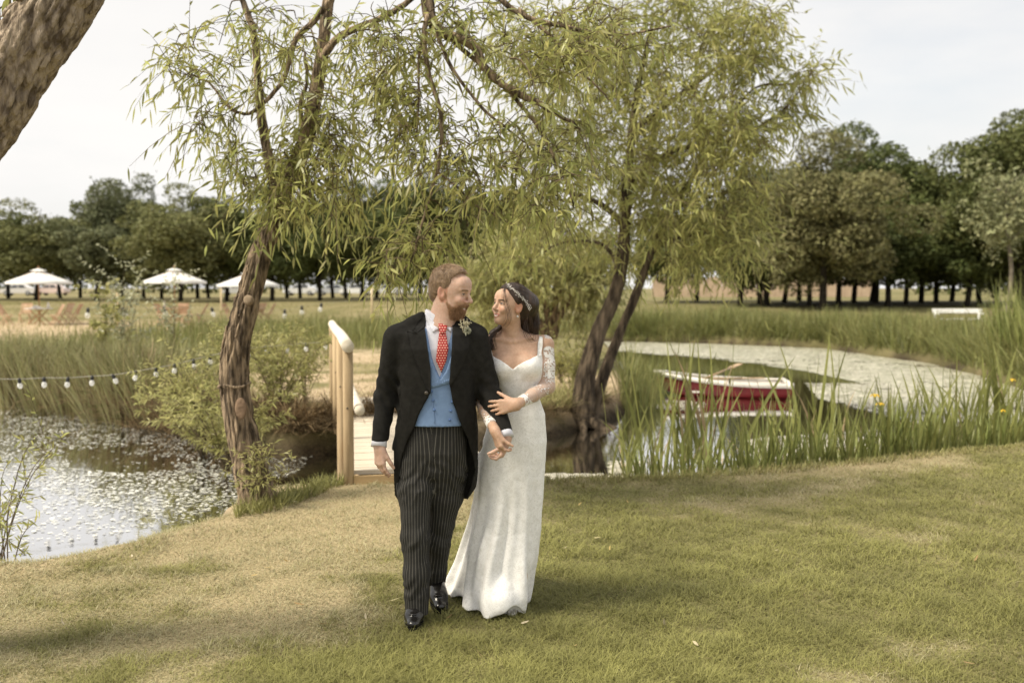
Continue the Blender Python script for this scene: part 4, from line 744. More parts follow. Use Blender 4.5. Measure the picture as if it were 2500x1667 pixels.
# ------------------------------------------------------------------ red rowing boat
m_red = pmat('red_hull', (.15, .009, .012), (.09, .006, .008), scale=5, detail=8, rough=.5, spec=.3)
m_white = pmat('white_gunwale', (.70, .67, .62), (.54, .51, .46), scale=4, rough=.4, spec=.4)
m_oar = pmat('oar_wood', (.42, .30, .18), (.30, .2, .11), scale=6, rough=.5, spec=.3)
bc = G(1758, 972, WATER_Z); boat = empty('rowing_boat', (P(1757, 900, bc[1]+.5)[0], bc[1]+.5, WATER_Z), 'small red rowing boat with white rim moored behind the reeds', 'boat', rz=R_(-7))
BLn = 2.42; ns = 25; t = np.linspace(0, 1, ns)       # 0 = bow (left, -x), 1 = transom
xs = -BLn/2 + BLn*t; hb = .60*np.power(np.sin(np.clip(t*1.02+.02, 0, 1)*math.pi*.62)/math.sin(math.pi*.5), .62); hb[0] = .03; sheer = (.50 - .46*t + .25*t*t)*.88; keel = -.10 + .30*(1-t)**5
def hull_pts(scale=1.0, inset=0.0, top=0.0, m=9):
    V = []
    for i in range(ns):
        for k in range(2*m-1):
            u = (k-(m-1))/(m-1); a = abs(u); y = math.copysign((hb[i]*scale-inset)*(math.sin(a*math.pi/2)**.75), u) if u else 0; z = keel[i]+inset + (sheer[i]+top-keel[i]-inset)*(1-math.cos(a*math.pi/2))**1.1
            V.append([xs[i], y, z])
    n_ = 2*m-1; Q = [[i*n_+k, i*n_+k+1, (i+1)*n_+k+1, (i+1)*n_+k] for i in range(ns-1) for k in range(n_-1)]
    return np.array(V), Q, n_
V, Q, n_ = hull_pts(); hm = MB(); hm.add(V, Q); hm.add(V[-n_:], [list(range(n_))]); hm.build('hull', m_red, boat, True)
V, Q, n_ = hull_pts(inset=.03, top=-.01); im = MB(); im.add(V, [q[::-1] for q in Q]); im.build('inner_lining', m_white, boat, True)
g = MB()
for s in (-1, 1):
    c = np.stack([xs, s*(hb+.005), sheer-.005], 1); W_ = .055; rows = []
    for i in range(ns): rows += [c[i]+[0, s*.022, -.050], c[i]+[0, s*.024, .022], c[i]+[0, -s*W_, .026], c[i]+[0, -s*W_, -.012]]
    Q = [[4*i+k, 4*i+(k+1) % 4, 4*i+4+(k+1) % 4, 4*i+4+k] for i in range(ns-1) for k in range(4)]; g.add(np.array(rows), Q if s > 0 else [q[::-1] for q in Q], [[0, 1, 2, 3], [4*ns-4, 4*ns-3, 4*ns-2, 4*ns-1]])
g.box((BLn/2, 0, sheer[-1]-.02), (.05, 2*hb[-1]+.05, .10)); g.box((-BLn/2+.14, 0, sheer[1]+.005), (.26, .28, .03))
g.build('gunwale', m_white, boat, True)
for x, w_ in ((-.42, .46), (.28, .54), (.88, .46)): MB().box((x, 0, .10), (.22, 2*w_*.95, .03)).build('thwart', m_white, boat)
for s in (-1, 1): MB().tube(np.array([[.12, s*.60, .27], [.12, s*.60, .36]]), .014, 8).build('rowlock', pmat('rowlock_iron', (.08, .07, .06), None, rough=.5, metal=.6), boat)
def oar(label, a, b):
    a, b = np.array(a, float), np.array(b, float); o = empty('oar', a, label, 'oar', 'oars of the red boat'); d = b-a; l = np.linalg.norm(d); u = d/l
    mb = MB(); mb.tube(np.array([[0, 0, 0], u*l*.72]), .02, 8); link('shaft', mb.mesh('shaft'), m_oar, o); MB().beam(u*l*.72, u*l, .12, .014).build('blade', m_oar, o)
oar('wooden oar resting in the boat and sticking out over its far rim', (bc[0]-.2, bc[1]+.35, .04), (bc[0]+.75, bc[1]+1.75, .20))
oar('wooden oar lying lengthwise inside the red boat', (bc[0]-.55, bc[1]+.42, .02), (bc[0]+.92, bc[1]+.58, .03))

# ------------------------------------------------------------------ garden parasols, tables, folding chairs
m_cream = pmat('parasol_canvas', (.78, .78, .77), (.70, .70, .69), scale=2, rough=.75, spec=.15, transl=.25)
m_teak = pmat('teak', (.46, .26, .14), (.34, .18, .095), scale=8, rough=.6, spec=.25)
m_pink = pmat('teak_pale', (.58, .40, .28), (.47, .31, .21), scale=8, rough=.65, spec=.2)
m_cloth = pmat('table_white', (.80, .77, .74), (.70, .66, .62), scale=6, rough=.6, spec=.2)
def parasol(fx, fy_top, D, label, r=1.42):
    p = FP(fx, fy_top, D); g0 = Hz(p[0], D); h = p[2]-g0; root = empty('parasol', (p[0], D, g0), label, 'parasol', 'white parasols in the meadow')
    n = 8; can = MB(); top = h-.10; rim = h-.66
    a = np.arange(n)*6.2832/n + .2; m = 6; V = [[0, 0, top+.02]]
    for k in range(1, m+1):
        f = k/m; z = top + (rim-top)*(f**.92); 
        for q in range(n*3):
            an = a[0] + q*6.2832/(n*3); sag = .035*f*(1 if q % 3 else 0)*(1-.3*f); rr = r*f*(1-(.035 if q % 3 else 0)); V.append([rr*math.cos(an), rr*math.sin(an), z-sag*.6])
    for q in range(n*3): x, y, z = V[-(n*3)]; V.append([x, y, z-.09])
    nn = n*3; T_ = [[0, 1+q, 1+(q+1) % nn] for q in range(nn)]; Q = [[1+k*nn+q, 1+(k+1)*nn+q, 1+(k+1)*nn+(q+1) % nn, 1+k*nn+(q+1) % nn] for k in range(m) for q in range(nn)]
    can.add(V, T_, Q); co = can.build('canopy', m_cream, root, True)
    v = MB(); v.lathe((0, 0, 0), [(.0, h-.04), (.20, h-.10), (.36, h-.165)], 16); v.build('vent', m_cream, co, True)
    MB().tube(np.array([[0, 0, -.05], [0, 0, h-.05]]), .024, 8).build('pole', m_teak, root, True); MB().sphere((0, 0, h), (.035, .035, .055), 8, 6).build('finial', m_teak, root, True)
    for q in range(n):
        d = np.array([math.cos(a[q]), math.sin(a[q]), 0]); MB().beam(d*.05+[0, 0, top-.03], d*(r-.05)+[0, 0, rim-.02], .018, .018).build('rib', m_teak, root)
    return root
parasol(88, 614, 45, 'leftmost white parasol over the table at the left edge'); parasol(400, 613, 45.5, 'middle white parasol left of the leaning willow'); parasol(570, 621, 46, 'white parasol half hidden behind the leaning willow trunk')
def table(fx, D, label, round_=True, cloth=None):
    p = FP(fx, 720, D); g0 = Hz(p[0], D); root = empty('garden_table', (p[0], D, g0), label, 'table', 'wooden garden tables'); tp = MB(); tp.lathe((0, 0, 0), [(0, .74), (.58, .74), (.60, .73), (.60, .705), (.56, .70), (0, .70)], 20); tp.build('tabletop', cloth or m_pink, root, True)
    for s in (-1, 1):
        for t in (-1, 1): MB().beam((s*.38, t*.3, 0), (-s*.30, t*.28, .70), .045, .03).build('leg', m_teak, root)
    MB().beam((-.3, -.3, .35), (-.3, .3, .35), .03, .03).build('stretcher', m_teak, root); return root
tb = table(90, 45, 'round table with white things on it under the leftmost parasol', cloth=m_cloth); table(402, 45.5, 'round table under the middle parasol'); table(575, 46, 'round table behind the leaning willow trunk')
# on the tables
tl = tb.location
for k, (dx, nm, lab) in enumerate([(-.1, 'napkin_pile', 'heap of white napkins on the leftmost table'), (.42, 'glass_bottle', 'white bottle at the right side of the leftmost table')]):
    mb = MB()
    if k == 0:
        for q in range(5): mb.sphere((tl[0]+dx-.12+.07*q, tl[1]-.1+.04*(q % 2), tl[2]+.745+.035*(2-abs(q-2))), (.12, .10, .05), 10, 6)
    else: mb.lathe((tl[0]+dx, tl[1], tl[2]+.742), [(.0, 0), (.06, 0), (.065, .12), (.03, .2), (.025, .27), (0, .27)], 12)
    mb.build(nm, m_cloth, None, True, label=lab, cat='table ware')
mb = MB(); t2 = FP(380, 720, 45.5); mb.lathe((t2[0], 45.4, Hz(t2[0], 45.4)+.742), [(.0, 0), (.05, 0), (.05, .17), (.02, .26), (.018, .34), (0, .34)], 12); mb.build('glass_bottle', m_cloth, None, True, label='pale bottle on the table under the middle parasol', cat='table ware')
def chair_proto():
    root = empty('folding_chair', (0, 0, 0), 'x', 'chair', 'wooden folding chairs')
    for s in (-1, 1):
        MB().beam((s*.20, .26, 0), (s*.20, -.22, .46), .028, .035).build('leg', m_pink, root)              # faces -y: back at +y
        MB().beam((s*.225, -.24, 0), (s*.225, .30, .92), .028, .035).build('leg', m_pink, root)
    for k in range(7): MB().box((0, -.20+.062*k, .46), (.40, .05, .018)).build('seat_slat', m_pink, root)
    for k in range(5): MB().beam((-.16+.08*k, .115, .52), (-.16+.08*k, .285, .88), .05, .014).build('back_slat', m_pink, root)
    MB().beam((-.24, .295, .90), (.24, .295, .90), .02, .07).build('top_rail', m_pink, root); MB().beam((-.22, .115, .52), (.22, .115, .52), .02, .035).build('back_rail', m_pink, root)
    MB().beam((-.20, -.14, .16), (.20, -.14, .16), .02, .03).build('stretcher', m_pink, root); return root
cp = chair_proto()
CH = [(12, 44.2, 1.6, 'folding chair at the left picture edge, seen from the side'), (58, 46, .1, 'folding chair behind the leftmost table, its back to the trees'), (130, 43.8, -.9, 'folding chair in front of the leftmost table, turned right'), (172, 45, -1.5, 'folding chair right of the leftmost table'), (152, 46.2, -.5, 'folding chair behind and right of the leftmost table'), (-35, 45, 1.4, 'folding chair partly outside the left edge'),
      (372, 45.2, 1.35, 'folding chair left of the middle table'), (420, 46.6, .1, 'folding chair behind the middle table'), (462, 45.5, -1.4, 'folding chair right of the middle table'), (428, 44.2, 3.0, 'folding chair in front of the middle table'), (527, 45.8, 1.4, 'folding chair just left of the leaning trunk'), (594, 46.4, -.6, 'folding chair close right of the leaning trunk'), (617, 46, -1.5, 'folding chair furthest right, right of the leaning trunk')]
for k, (fx, D, rz, lab) in enumerate(CH):
    o = cp if k == 0 else copy_tree(cp); p = FP(fx, 720, D); o.location = (p[0], D, Hz(p[0], D)); o.rotation_euler = (0, 0, rz); o['label'] = lab
# ------------------------------------------------------------------ festoon lights
m_blk = pmat('lamp_holder', (.012, .012, .012), None, rough=.5, spec=.4)
mgl = bpy.data.materials.new('bulb_glass'); t = nodes_of(mgl); N = t.nodes.new; K = t.links.new
o_ = N('ShaderNodeOutputMaterial'); gl = N('ShaderNodeBsdfPrincipled'); gl.inputs['Base Color'].default_value = (.9, .9, .88, 1); gl.inputs['Roughness'].default_value = .06; gl.inputs['Alpha'].default_value = .45; gl.inputs['Specular IOR Level'].default_value = .9; K(gl.outputs[0], o_.inputs['Surface'])
m_cable = pmat('festoon_cable', (.42, .40, .34), None, rough=.7)
def bulb_mesh():
    mb = MB(); mb.lathe((0, 0, 0), [(0, -.118), (.016, -.114), (.027, -.10), (.031, -.082), (.027, -.062), (.017, -.046), (.014, -.036)], 12); return mb.mesh('bulb', True)
def holder_mesh(): mb = MB(); mb.lathe((0, 0, 0), [(0, .014), (.009, .012), (.014, 0), (.019, -.004), (.020, -.044), (.016, -.050), (0, -.050)], 12); return mb.mesh('lamp_holder', True)
BMe = bulb_mesh(); BMe.materials.append(mgl); HMe = holder_mesh(); HMe.materials.append(m_blk)
def festoon(name, label, pts, bulbs, group=None, scale=1.0, extra=None, cable_r=.004):
    pts = np.array(pts); root = empty(name, pts[0], label, 'string lights', group); off = pts[0]
    c = spline(pts, 80); mb = MB(); mb.tube(c-off, cable_r, 5, cap=False); mb.build('cable', m_cable, root, True)
    for q in bulbs:
        h = link('lamp_holder', HMe, None, root); h.location = tuple(np.array(q)-off); h.rotation_euler = (random.gauss(0, .12), random.gauss(0, .14), 0); h.scale = (scale,)*3
        b = link('bulb', BMe, None, h)
D_ = lambda px: np.interp(px, [0, 560, 827], [10.8, 12.0, 13.55])
BU = [(47, 925), (107, 922), (166, 922), (225, 918), (275, 915), (331, 906), (381, 898), (427, 889), (472, 878), (513, 868), (560, 858), (606, 851), (650, 846), (700, 842), (749, 838), (797, 834), (826, 832)]
bp = [P(x, y, D_(x)) for x, y in BU]
festoon('string_lights', 'string of clear bulbs hung across the left pond to the bridge rail', [P(-160, 905, 10.4), P(-60, 922, 10.6)] + bp, [P(-75, 921, 10.6)] + bp, scale=.95)
for k, (xs_, ys_, D, lab) in enumerate([([215, 300, 400, 517, 605, 695, 737, 785], [753, 752, 750, 752, 750, 757, 748, 741], 33, 'far string of large pale bulbs across the meadow left of the groom')]):
    q = [P(x, y, D+.01*x) for x, y in zip(xs_, ys_)]; festoon('string_lights', lab, [P(120, 742, 33)] + q + [P(900, 730, 42)], q, scale=3.0, cable_r=.004)
m_pole = pmat('pale_pole', (.55, .44, .28), (.42, .33, .2), scale=5, rough=.8, spec=.15)
for fx, y0, D, lab in [(269, 665, 40, 'thin pale pole standing right of the poplar sapling'), (507, 662, 40, 'thin pale pole left of the leaning willow trunk'), (853, 660, 36, 'thin pale pole left of the groom\'s shoulder')]:
    p = FP(fx, y0, D); g0 = Hz(p[0], D); MB().tube(np.array([[p[0], D, g0-.1], [p[0]+.02, D, p[2]]]), .038, 8).build('pole', m_pole, None, True, label=lab, cat='pole', group='thin poles for the far string lights')
# ------------------------------------------------------------------ white bench, garden fence, shed boards, far things
wb = FG(2202, 765, .02); bench = empty('white_bench', (FP(2202, 720, 36)[0], 36, Hz(FP(2202, 720, 36)[0], 36)), 'white bench standing in the tall reeds at the far right', 'bench')
m_bw = pmat('white_paint', (.82, .82, .80), (.72, .72, .70), scale=4, rough=.5, spec=.3)
wz = FP(2202, 714, 36)[2] - bench.location.z
MB().box((0, .15, wz), (1.80, .06, .16)).build('top_rail', m_bw, bench); MB().box((0, 0, wz-.30), (1.7, .42, .05)).build('seat', m_bw, bench)
for sx in (-1, 1):
    for sy in (-.17, .17): MB().box((sx*.8, sy, (wz-.33)/2), (.07, .07, wz-.33)).build('leg', m_bw, bench)
    MB().box((sx*.8, .15, wz-.15), (.07, .05, .3)).build('back_post', m_bw, bench); MB().box((sx*.82, -.02, wz-.10), (.06, .42, .05)).build('armrest', m_bw, bench)
fence = empty('panel_fence', (FP(1700, 700, 112)[0], 112, Hz(20, 112)), 'long orange-brown fence of arched panels behind the right-hand trees', 'fence')
m_fen = pmat('orange_panel', (.56, .43, .31), (.47, .35, .25), scale=1.2, rough=.8, spec=.15)
fx0 = FP(1500, 700, 112)[0]-fence.location.x; npan = 13
for k in range(npan):
    x0 = fx0 + k*1.95; mb = MB(); a = np.linspace(0, math.pi, 9); pts = [(x0+.03, 0), (x0+1.83, 0)] + [(x0+.93+.9*math.cos(q), 1.85+.45*math.sin(q)) for q in a]
    V = [[x, y, z] for y in (-.03, .03) for x, z in pts]; n = len(pts); mb.add(V, [list(range(n))[::-1], list(range(n, 2*n))], [[i, (i+1) % n, n+(i+1) % n, n+i] for i in range(n)]); mb.build('panel', m_fen, fence)
    MB().box((x0-.03, 0, 1.0), (.1, .1, 2.0)).build('post', m_fen, fence)
def car(fx, D, colr, label, rz=0.0):
    p = FP(fx, 700, D); root = empty('parked_car', (p[0], D, Hz(p[0], D)), label, 'car', 'cars parked beyond the plantation', rz=rz)
    paint = pmat('car_paint', colr, tuple(x*.9 for x in colr), rough=.25, spec=.5, coat=.6); dark = CARM[0]; glass = CARM[1]
    prof = [(-2.1, .35), (-2.1, .75), (-1.75, .90), (-1.0, .98), (-.45, 1.42), (.75, 1.46), (1.45, 1.05), (2.05, .95), (2.12, .55), (2.05, .32)]
    n = len(prof); V = []
    for s, ins in ((-1, 0), (1, 0)):
        for x, z in prof: V.append([x, s*(.86 if z < 1.1 else .68), z])
    mb = MB(); mb.add(V, [list(range(n)), list(range(2*n-1, n-1, -1))], [[i, n+i, n+(i+1) % n, (i+1) % n] for i in range(n)]); mb.build('body', paint, root)
    for s in (-1, 1):
        for quad in ([(-.92, 1.0), (-.42, 1.36), (.12, 1.38), (.12, 1.0)], [(.2, 1.0), (.2, 1.38), (.72, 1.40), (1.25, 1.05)]):
            V = [[x, s*((.86 if z < 1.1 else .70)+.012), z] for x, z in quad]; MB().add(V, [[0, 1, 2, 3]]).build('window', glass, root)
        for x in (-1.3, 1.35):
            mb = MB(); mb.lathe((x, s*.80, .32), [(0, -.09), (.30, -.09), (.32, -.05), (.32, .05), (.30, .09), (0, .09)], 16, rotx(math.pi/2)); wo_ = mb.build('wheel', dark, root, True)
            mb = MB(); mb.lathe((x, s*.80, .32), [(0, -.10), (.19, -.10), (.20, -.095)], 12, rotx(math.pi/2*s)); mb.build('rim', CARM[2], wo_, True)
CARM = [pmat('tyre', (.02, .02, .02), None, rough=.8), pmat('car_glass', (.03, .035, .04), None, rough=.08, spec=.8), pmat('wheel_rim', (.5, .5, .5), None, rough=.35, metal=.7)]
for fx, D, c_, lab, rz in [(45, 128, (.75, .72, .70), 'white car seen between the trunks under the leftmost parasol', .1), (120, 130, (.70, .55, .50), 'pinkish car seen just right of the leftmost parasol pole', -.1), (548, 126, (.75, .75, .75), 'white car left of the leaning willow trunk', .2), (690, 128, (.75, .75, .76), 'white car just right of the leaning willow trunk', 0), (765, 132, (.55, .57, .6), 'silver car beyond the far end of the handrail', .1),
                             (820, 128, (.78, .78, .78), 'white car midway between handrail and groom', -.1), (890, 130, (.75, .75, .75), 'white car behind the hanging sprays left of the groom', .1), (968, 128, (.70, .70, .72), 'pale car right behind the groom\'s head', 0)]: car(fx, D, c_, lab, rz)
# ------------------------------------------------------------------ people: bodies and clothes grown as smooth solids, meshed once
def _smin(a, b, k): h = np.clip(.5+.5*(b-a)/k, 0, 1); return b+(a-b)*h - k*h*(1-h)
def _smax(a, b, k): return -_smin(-a, -b, k)
class Solid:
    def __init__(s): s.ops = []
    def _add(s, f, c, r, k, op): s.ops.append((op, f, max(k, 1e-4), None if c is None else np.asarray(c, np.float32), r)); return s
    def rc(s, a, b, ra, rb, k=.02, op='u', flat=None):
        a = np.asarray(a, np.float32); b = np.asarray(b, np.float32); ab = b-a; L2 = float(ab @ ab) + 1e-9
        if flat is None:
            def f(p): t = np.clip(((p-a) @ ab)/L2, 0, 1); return np.linalg.norm(p-a-t[:, None]*ab, axis=1) - (ra+(rb-ra)*t)
        else:   # squashed along one direction
            n = nrm(flat[0]).astype(np.float32); q = flat[1]
            def f(p):
                t = np.clip(((p-a) @ ab)/L2, 0, 1); v = p-a-t[:, None]*ab; vn = v @ n; v = v + (n[None, :]*(vn*(1/q-1))[:, None]); return (np.linalg.norm(v, axis=1) - (ra+(rb-ra)*t))*q
        return s._add(f, (a+b)/2, math.sqrt(L2)/2+max(ra, rb), k, op)
    def chain(s, pts, rs, k=.02, **kw):
        for i in range(len(pts)-1): s.rc(pts[i], pts[i+1], rs[i], rs[i+1], k, **kw)
        return s
    def el(s, c, r, R=None, k=.02, op='u'):
        c = np.asarray(c, np.float32); r = np.broadcast_to(np.asarray(r, np.float32), (3,)); R_m = None if R is None else np.asarray(R, np.float32)
        def f(p):
            q = p-c
            if R_m is not None: q = q @ R_m
            k0 = np.linalg.norm(q/r, axis=1); k1 = np.linalg.norm(q/(r*r), axis=1)+1e-9; return k0*(k0-1)/k1
        return s._add(f, c, float(r.max()), k, op)
    def loft(s, keys, p=2.3, k=.02, op='u', fold=None):
        K_ = np.array(sorted(keys), np.float32); z = K_[:, 0]; zm = (z[0]+z[-1])/2; hz = (z[-1]-z[0])/2
        def f(q):
            cx, cy, a, b = [np.interp(q[:, 2], z, K_[:, i]) for i in (1, 2, 3, 4)]
            x, y = q[:, 0]-cx, q[:, 1]-cy
            if fold is not None: g = fold(x, y, q[:, 2]); a = a*g; b = b*g
            r = ((np.abs(x)/a)**p + (np.abs(y)/b)**p)**(1/p); d = (r-1)*np.minimum(a, b); return np.maximum(d, np.abs(q[:, 2]-zm)-hz)
        return s._add(f, (K_[:, 1].mean(), K_[:, 2].mean(), zm), hz+float(K_[:, 3:].max())+.12, k, op)
    def fn(s, f, k=.005, op='i'): return s._add(f, None, 0, k, op)
    def ev(s, pts, cen, rad):
        B, M = pts.shape[:2]; d = np.full((B, M), 1.0, np.float32)
        for op, f, k, c, r in s.ops:
            ix = slice(None) if c is None else np.nonzero(np.linalg.norm(cen-c, axis=1) < r+rad+k+.03)[0]
            if c is not None and not len(ix): continue
            o = d[ix]
            if op == 'd':
                m = np.abs(d) < .03
                if m.any(): d[m] += f(pts[m]).astype(np.float32)
                continue
            v = f(pts[ix].reshape(-1, 3)).reshape(-1, M).astype(np.float32)
            d[ix] = _smin(o, v, k) if op == 'u' else _smax(o, -v, k) if op == 's' else _smax(o, v, k)
        return d
    def at(s, p): p = np.asarray(p, np.float32); return s.ev(p[:, None, :], p, 0.0)[:, 0]
    def mesh(s, h, lo, hi):
        n = 8; S = n*h; lo = np.asarray(lo, np.float32); nb = np.ceil((np.asarray(hi)-lo)/S).astype(int)
        I = np.stack(np.meshgrid(*[np.arange(q) for q in nb], indexing='ij'), -1).reshape(-1, 3); cen = (lo + (I+.5)*S).astype(np.float32)
        d = s.ev(cen[:, None, :], cen, S*.9)[:, 0]; keep = np.abs(d) < S*1.15+.018; I = I[keep]; cen = cen[keep]
        g = np.stack(np.meshgrid(*[np.arange(n+1)]*3, indexing='ij'), -1).reshape(-1, 3)
        W = np.zeros((len(I), (n+1)**3), np.float32); CH = 1500
        for i in range(0, len(I), CH): W[i:i+CH] = s.ev((lo + (I[i:i+CH, None, :]*n + g[None])*h).astype(np.float32), cen[i:i+CH], S*.9)
        W = W.reshape(-1, n+1, n+1, n+1); W[W == 0] = 1e-6
        dim = nb*n+2; gid = lambda c: (c[..., 0]*dim[1] + c[..., 1])*dim[2] + c[..., 2]
        neg = W < 0; cs = np.zeros((len(I), n, n, n), np.int16)
        for dx in (0, 1):
            for dy in (0, 1):
                for dz in (0, 1): cs += neg[:, dx:dx+n, dy:dy+n, dz:dz+n]
        b, x, y, z = np.nonzero((cs > 0) & (cs < 8)); loc = np.stack([x, y, z], 1); acc = np.zeros((len(b), 3)); cnt = np.zeros(len(b))
        E = [((0, 0, 0), a) for a in range(3)] + [((1, 0, 0), 1), ((1, 0, 0), 2), ((0, 1, 0), 0), ((0, 1, 0), 2), ((0, 0, 1), 0), ((0, 0, 1), 1), ((1, 1, 0), 2), ((1, 0, 1), 1), ((0, 1, 1), 0)]
        for o, a in E:
            o = np.array(o); e = np.eye(3, dtype=int)[a]; p0 = loc+o; p1 = p0+e; v0 = W[b, p0[:, 0], p0[:, 1], p0[:, 2]]; v1 = W[b, p1[:, 0], p1[:, 1], p1[:, 2]]
            m = (v0 < 0) != (v1 < 0); t = np.where(m, v0/(v0-v1+1e-20), 0); acc += np.where(m[:, None], o + t[:, None]*e, 0); cnt += m
        cell = I[b]*n+loc; V = lo + (cell + acc/cnt[:, None])*h; ids = gid(cell); od = np.argsort(ids); sid = ids[od]; Q = []
        for a in range(3):
            e = np.eye(3, dtype=int)[a]; u = np.eye(3, dtype=int)[(a+1) % 3]; w_ = np.eye(3, dtype=int)[(a+2) % 3]
            A_ = neg[:, :n, :n, :n]; B_ = neg[:, e[0]:e[0]+n, e[1]:e[1]+n, e[2]:e[2]+n]; bb, x, y, z = np.nonzero(A_ != B_); c = I[bb]*n + np.stack([x, y, z], 1); fl = A_[bb, x, y, z]
            qs = np.stack([gid(c), gid(c-u), gid(c-u-w_), gid(c-w_)], 1); pos = np.searchsorted(sid, qs); pos = np.clip(pos, 0, len(sid)-1); ok = (sid[pos] == qs).all(1); q = od[pos[ok]]; q[~fl[ok]] = q[~fl[ok]][:, ::-1]; Q.append(q)
        return V, np.concatenate(Q)
    def hit(s, px, py, y0=4.3, y1=6.2):
        """where the sight line through picture points meets the solid"""
        D = nrm(np.array([ray(a, b) for a, b in zip(px, py)])); o = np.array([0, 0, CAM_H]); t = y0/D[:, 1]
        for _ in range(90): p = o + D*t[:, None]; d = s.at(p); t = np.where(p[:, 1] < y1, t + np.clip(d*.75, -.02, .08), t)
        return o + D*t[:, None], D
def from_solid(name, S, h, lo, hi, mat, parent, col=None, attrs=None, **k):
    V, Q = S.mesh(h, lo, hi); at = {}
    if col is not None: at['Col'] = col(V)
    for a, f in (attrs or {}).items(): at[a] = f(V)
    return link(name, mesh_from(name, V, [Q], True, at), mat, parent, **k)
from mathutils.geometry import delaunay_2d_cdt
def patch(name, outline, S, off, thick, mat, parent, step=5.0, y0=4.3, attrs=None, **k):
    """a thin cloth piece lying on a solid: outline in picture points, seen from the front"""
    ol = np.array(outline, float); pts = []
    for a, b in zip(ol, np.roll(ol, -1, axis=0)):
        m = max(1, int(np.linalg.norm(b-a)/step)); pts += [a+(b-a)*i/m for i in range(m)]
    nbd = len(pts); lo, hi = ol.min(0), ol.max(0); gxx, gyy = np.meshgrid(np.arange(lo[0], hi[0], step), np.arange(lo[1], hi[1], step)); g = np.stack([gxx.ravel(), gyy.ravel()], 1); g = g[inpoly(g, ol)]
    if len(g): g = g[polydist(g, np.array(pts)) > step*.45]
    allp = np.vstack([pts, g]) if len(g) else np.array(pts)
    vs, ed, fa, *_ = delaunay_2d_cdt([Vector(p) for p in allp], [(i, (i+1) % nbd) for i in range(nbd)], [list(range(nbd))], 1, 1e-6)
    v2 = np.array([tuple(v) for v in vs]); H_, D = S.hit(v2[:, 0], v2[:, 1], y0); front = H_ - D*off; back = H_ - D*(off-thick)
    n = len(v2); T_ = np.array([list(f) for f in fa if len(f) == 3]); 
    tv = v2[T_]; ar = (tv[:, 1, 0]-tv[:, 0, 0])*(tv[:, 2, 1]-tv[:, 0, 1]) - (tv[:, 1, 1]-tv[:, 0, 1])*(tv[:, 2, 0]-tv[:, 0, 0]); T_[ar < 0] = T_[ar < 0][:, ::-1]
    bd = [i for i in range(nbd)]; sidef = [[bd[i], bd[(i+1) % nbd], n+bd[(i+1) % nbd], n+bd[i]] for i in range(nbd)]
    at = {a: np.concatenate([f(v2), f(v2)]) for a, f in (attrs or {}).items()}
    return link(name, mesh_from(name, np.vstack([front, back]), [T_[:, ::-1], T_+n, np.array(sidef)], True, at), mat, parent, **k)
def smat(name, rough=.5, sss=.12):
    m = pmat(name, (1, 1, 1), (.88, .84, .82), scale=90, detail=6, attr='Col', rough=rough, spec=.35, bump=.22, bscale=240, bdist=.002, contrast=(.30, .70)); b = [n for n in m.node_tree.nodes if n.type == 'BSDF_PRINCIPLED'][0]
    b.inputs['Subsurface Weight'].default_value = sss; b.inputs['Subsurface Radius'].default_value = (1.0, .35, .2); b.inputs['Subsurface Scale'].default_value = .006; return m
def hand(S, W, axis, palm, thumb, curl=(.5, .55, .6, .65), spread=.06, thumb_out=.55, thumb_curl=.4, sc=1.0, k=.008, tcross=0.0, fore=None):
    """palm, four fingers of unequal length with bends, thumb from the side of the palm. palm = direction the palm faces."""
    a = nrm(axis); t = np.asarray(thumb, float); t = nrm(t - a*(t @ a)); n = np.asarray(palm, float); n = nrm(n - a*(n @ a) - t*(n @ t)); W = np.asarray(W, float)
    kn = [W + a*(.088-.004*abs(i-1))*sc + t*(.030-.0205*i)*sc for i in range(4)]
    for i in range(4): S.rc(W + t*(.016-.011*i)*sc, kn[i], .017*sc, .0125*sc, .014)
    S.rc(W - a*.02*sc if fore is None else fore, W + a*.01*sc, .024*sc, .023*sc, .02, flat=(n, .85)); L_ = [.070, .078, .073, .058]; rr = [.0090, .0094, .0088, .0078]
    for i in range(4):
        d = nrm(a + t*(spread*(1.3-i))); p = kn[i]; ang = 0.0; l = L_[i]*sc
        for j, fr in enumerate((.46, .30, .24)):
            ang += curl[i]*(1.0, 1.15, .8)[j]; v = d*math.cos(ang) + n*math.sin(ang); q = p + v*l*fr; S.rc(p, q, rr[i]*sc*(1.05-.1*j), rr[i]*sc*(.95-.12*j), .004 if j else k); p = q
    b = W + a*.018*sc + t*.022*sc + n*.006*sc; d1 = nrm(a*.72 + t*thumb_out + n*.25); m1 = b + d1*.045*sc; d2 = nrm(d1 + n*thumb_curl - t*tcross); m2 = m1 + d2*.034*sc; d3 = nrm(d2 + n*thumb_curl*.6 - t*tcross*1.2); m3 = m2 + d3*.026*sc
    S.rc(b, m1, .016*sc, .0115*sc, .012); S.rc(m1, m2, .0112*sc, .0100*sc, .004); S.rc(m2, m3, .0100*sc, .0078*sc, .004)
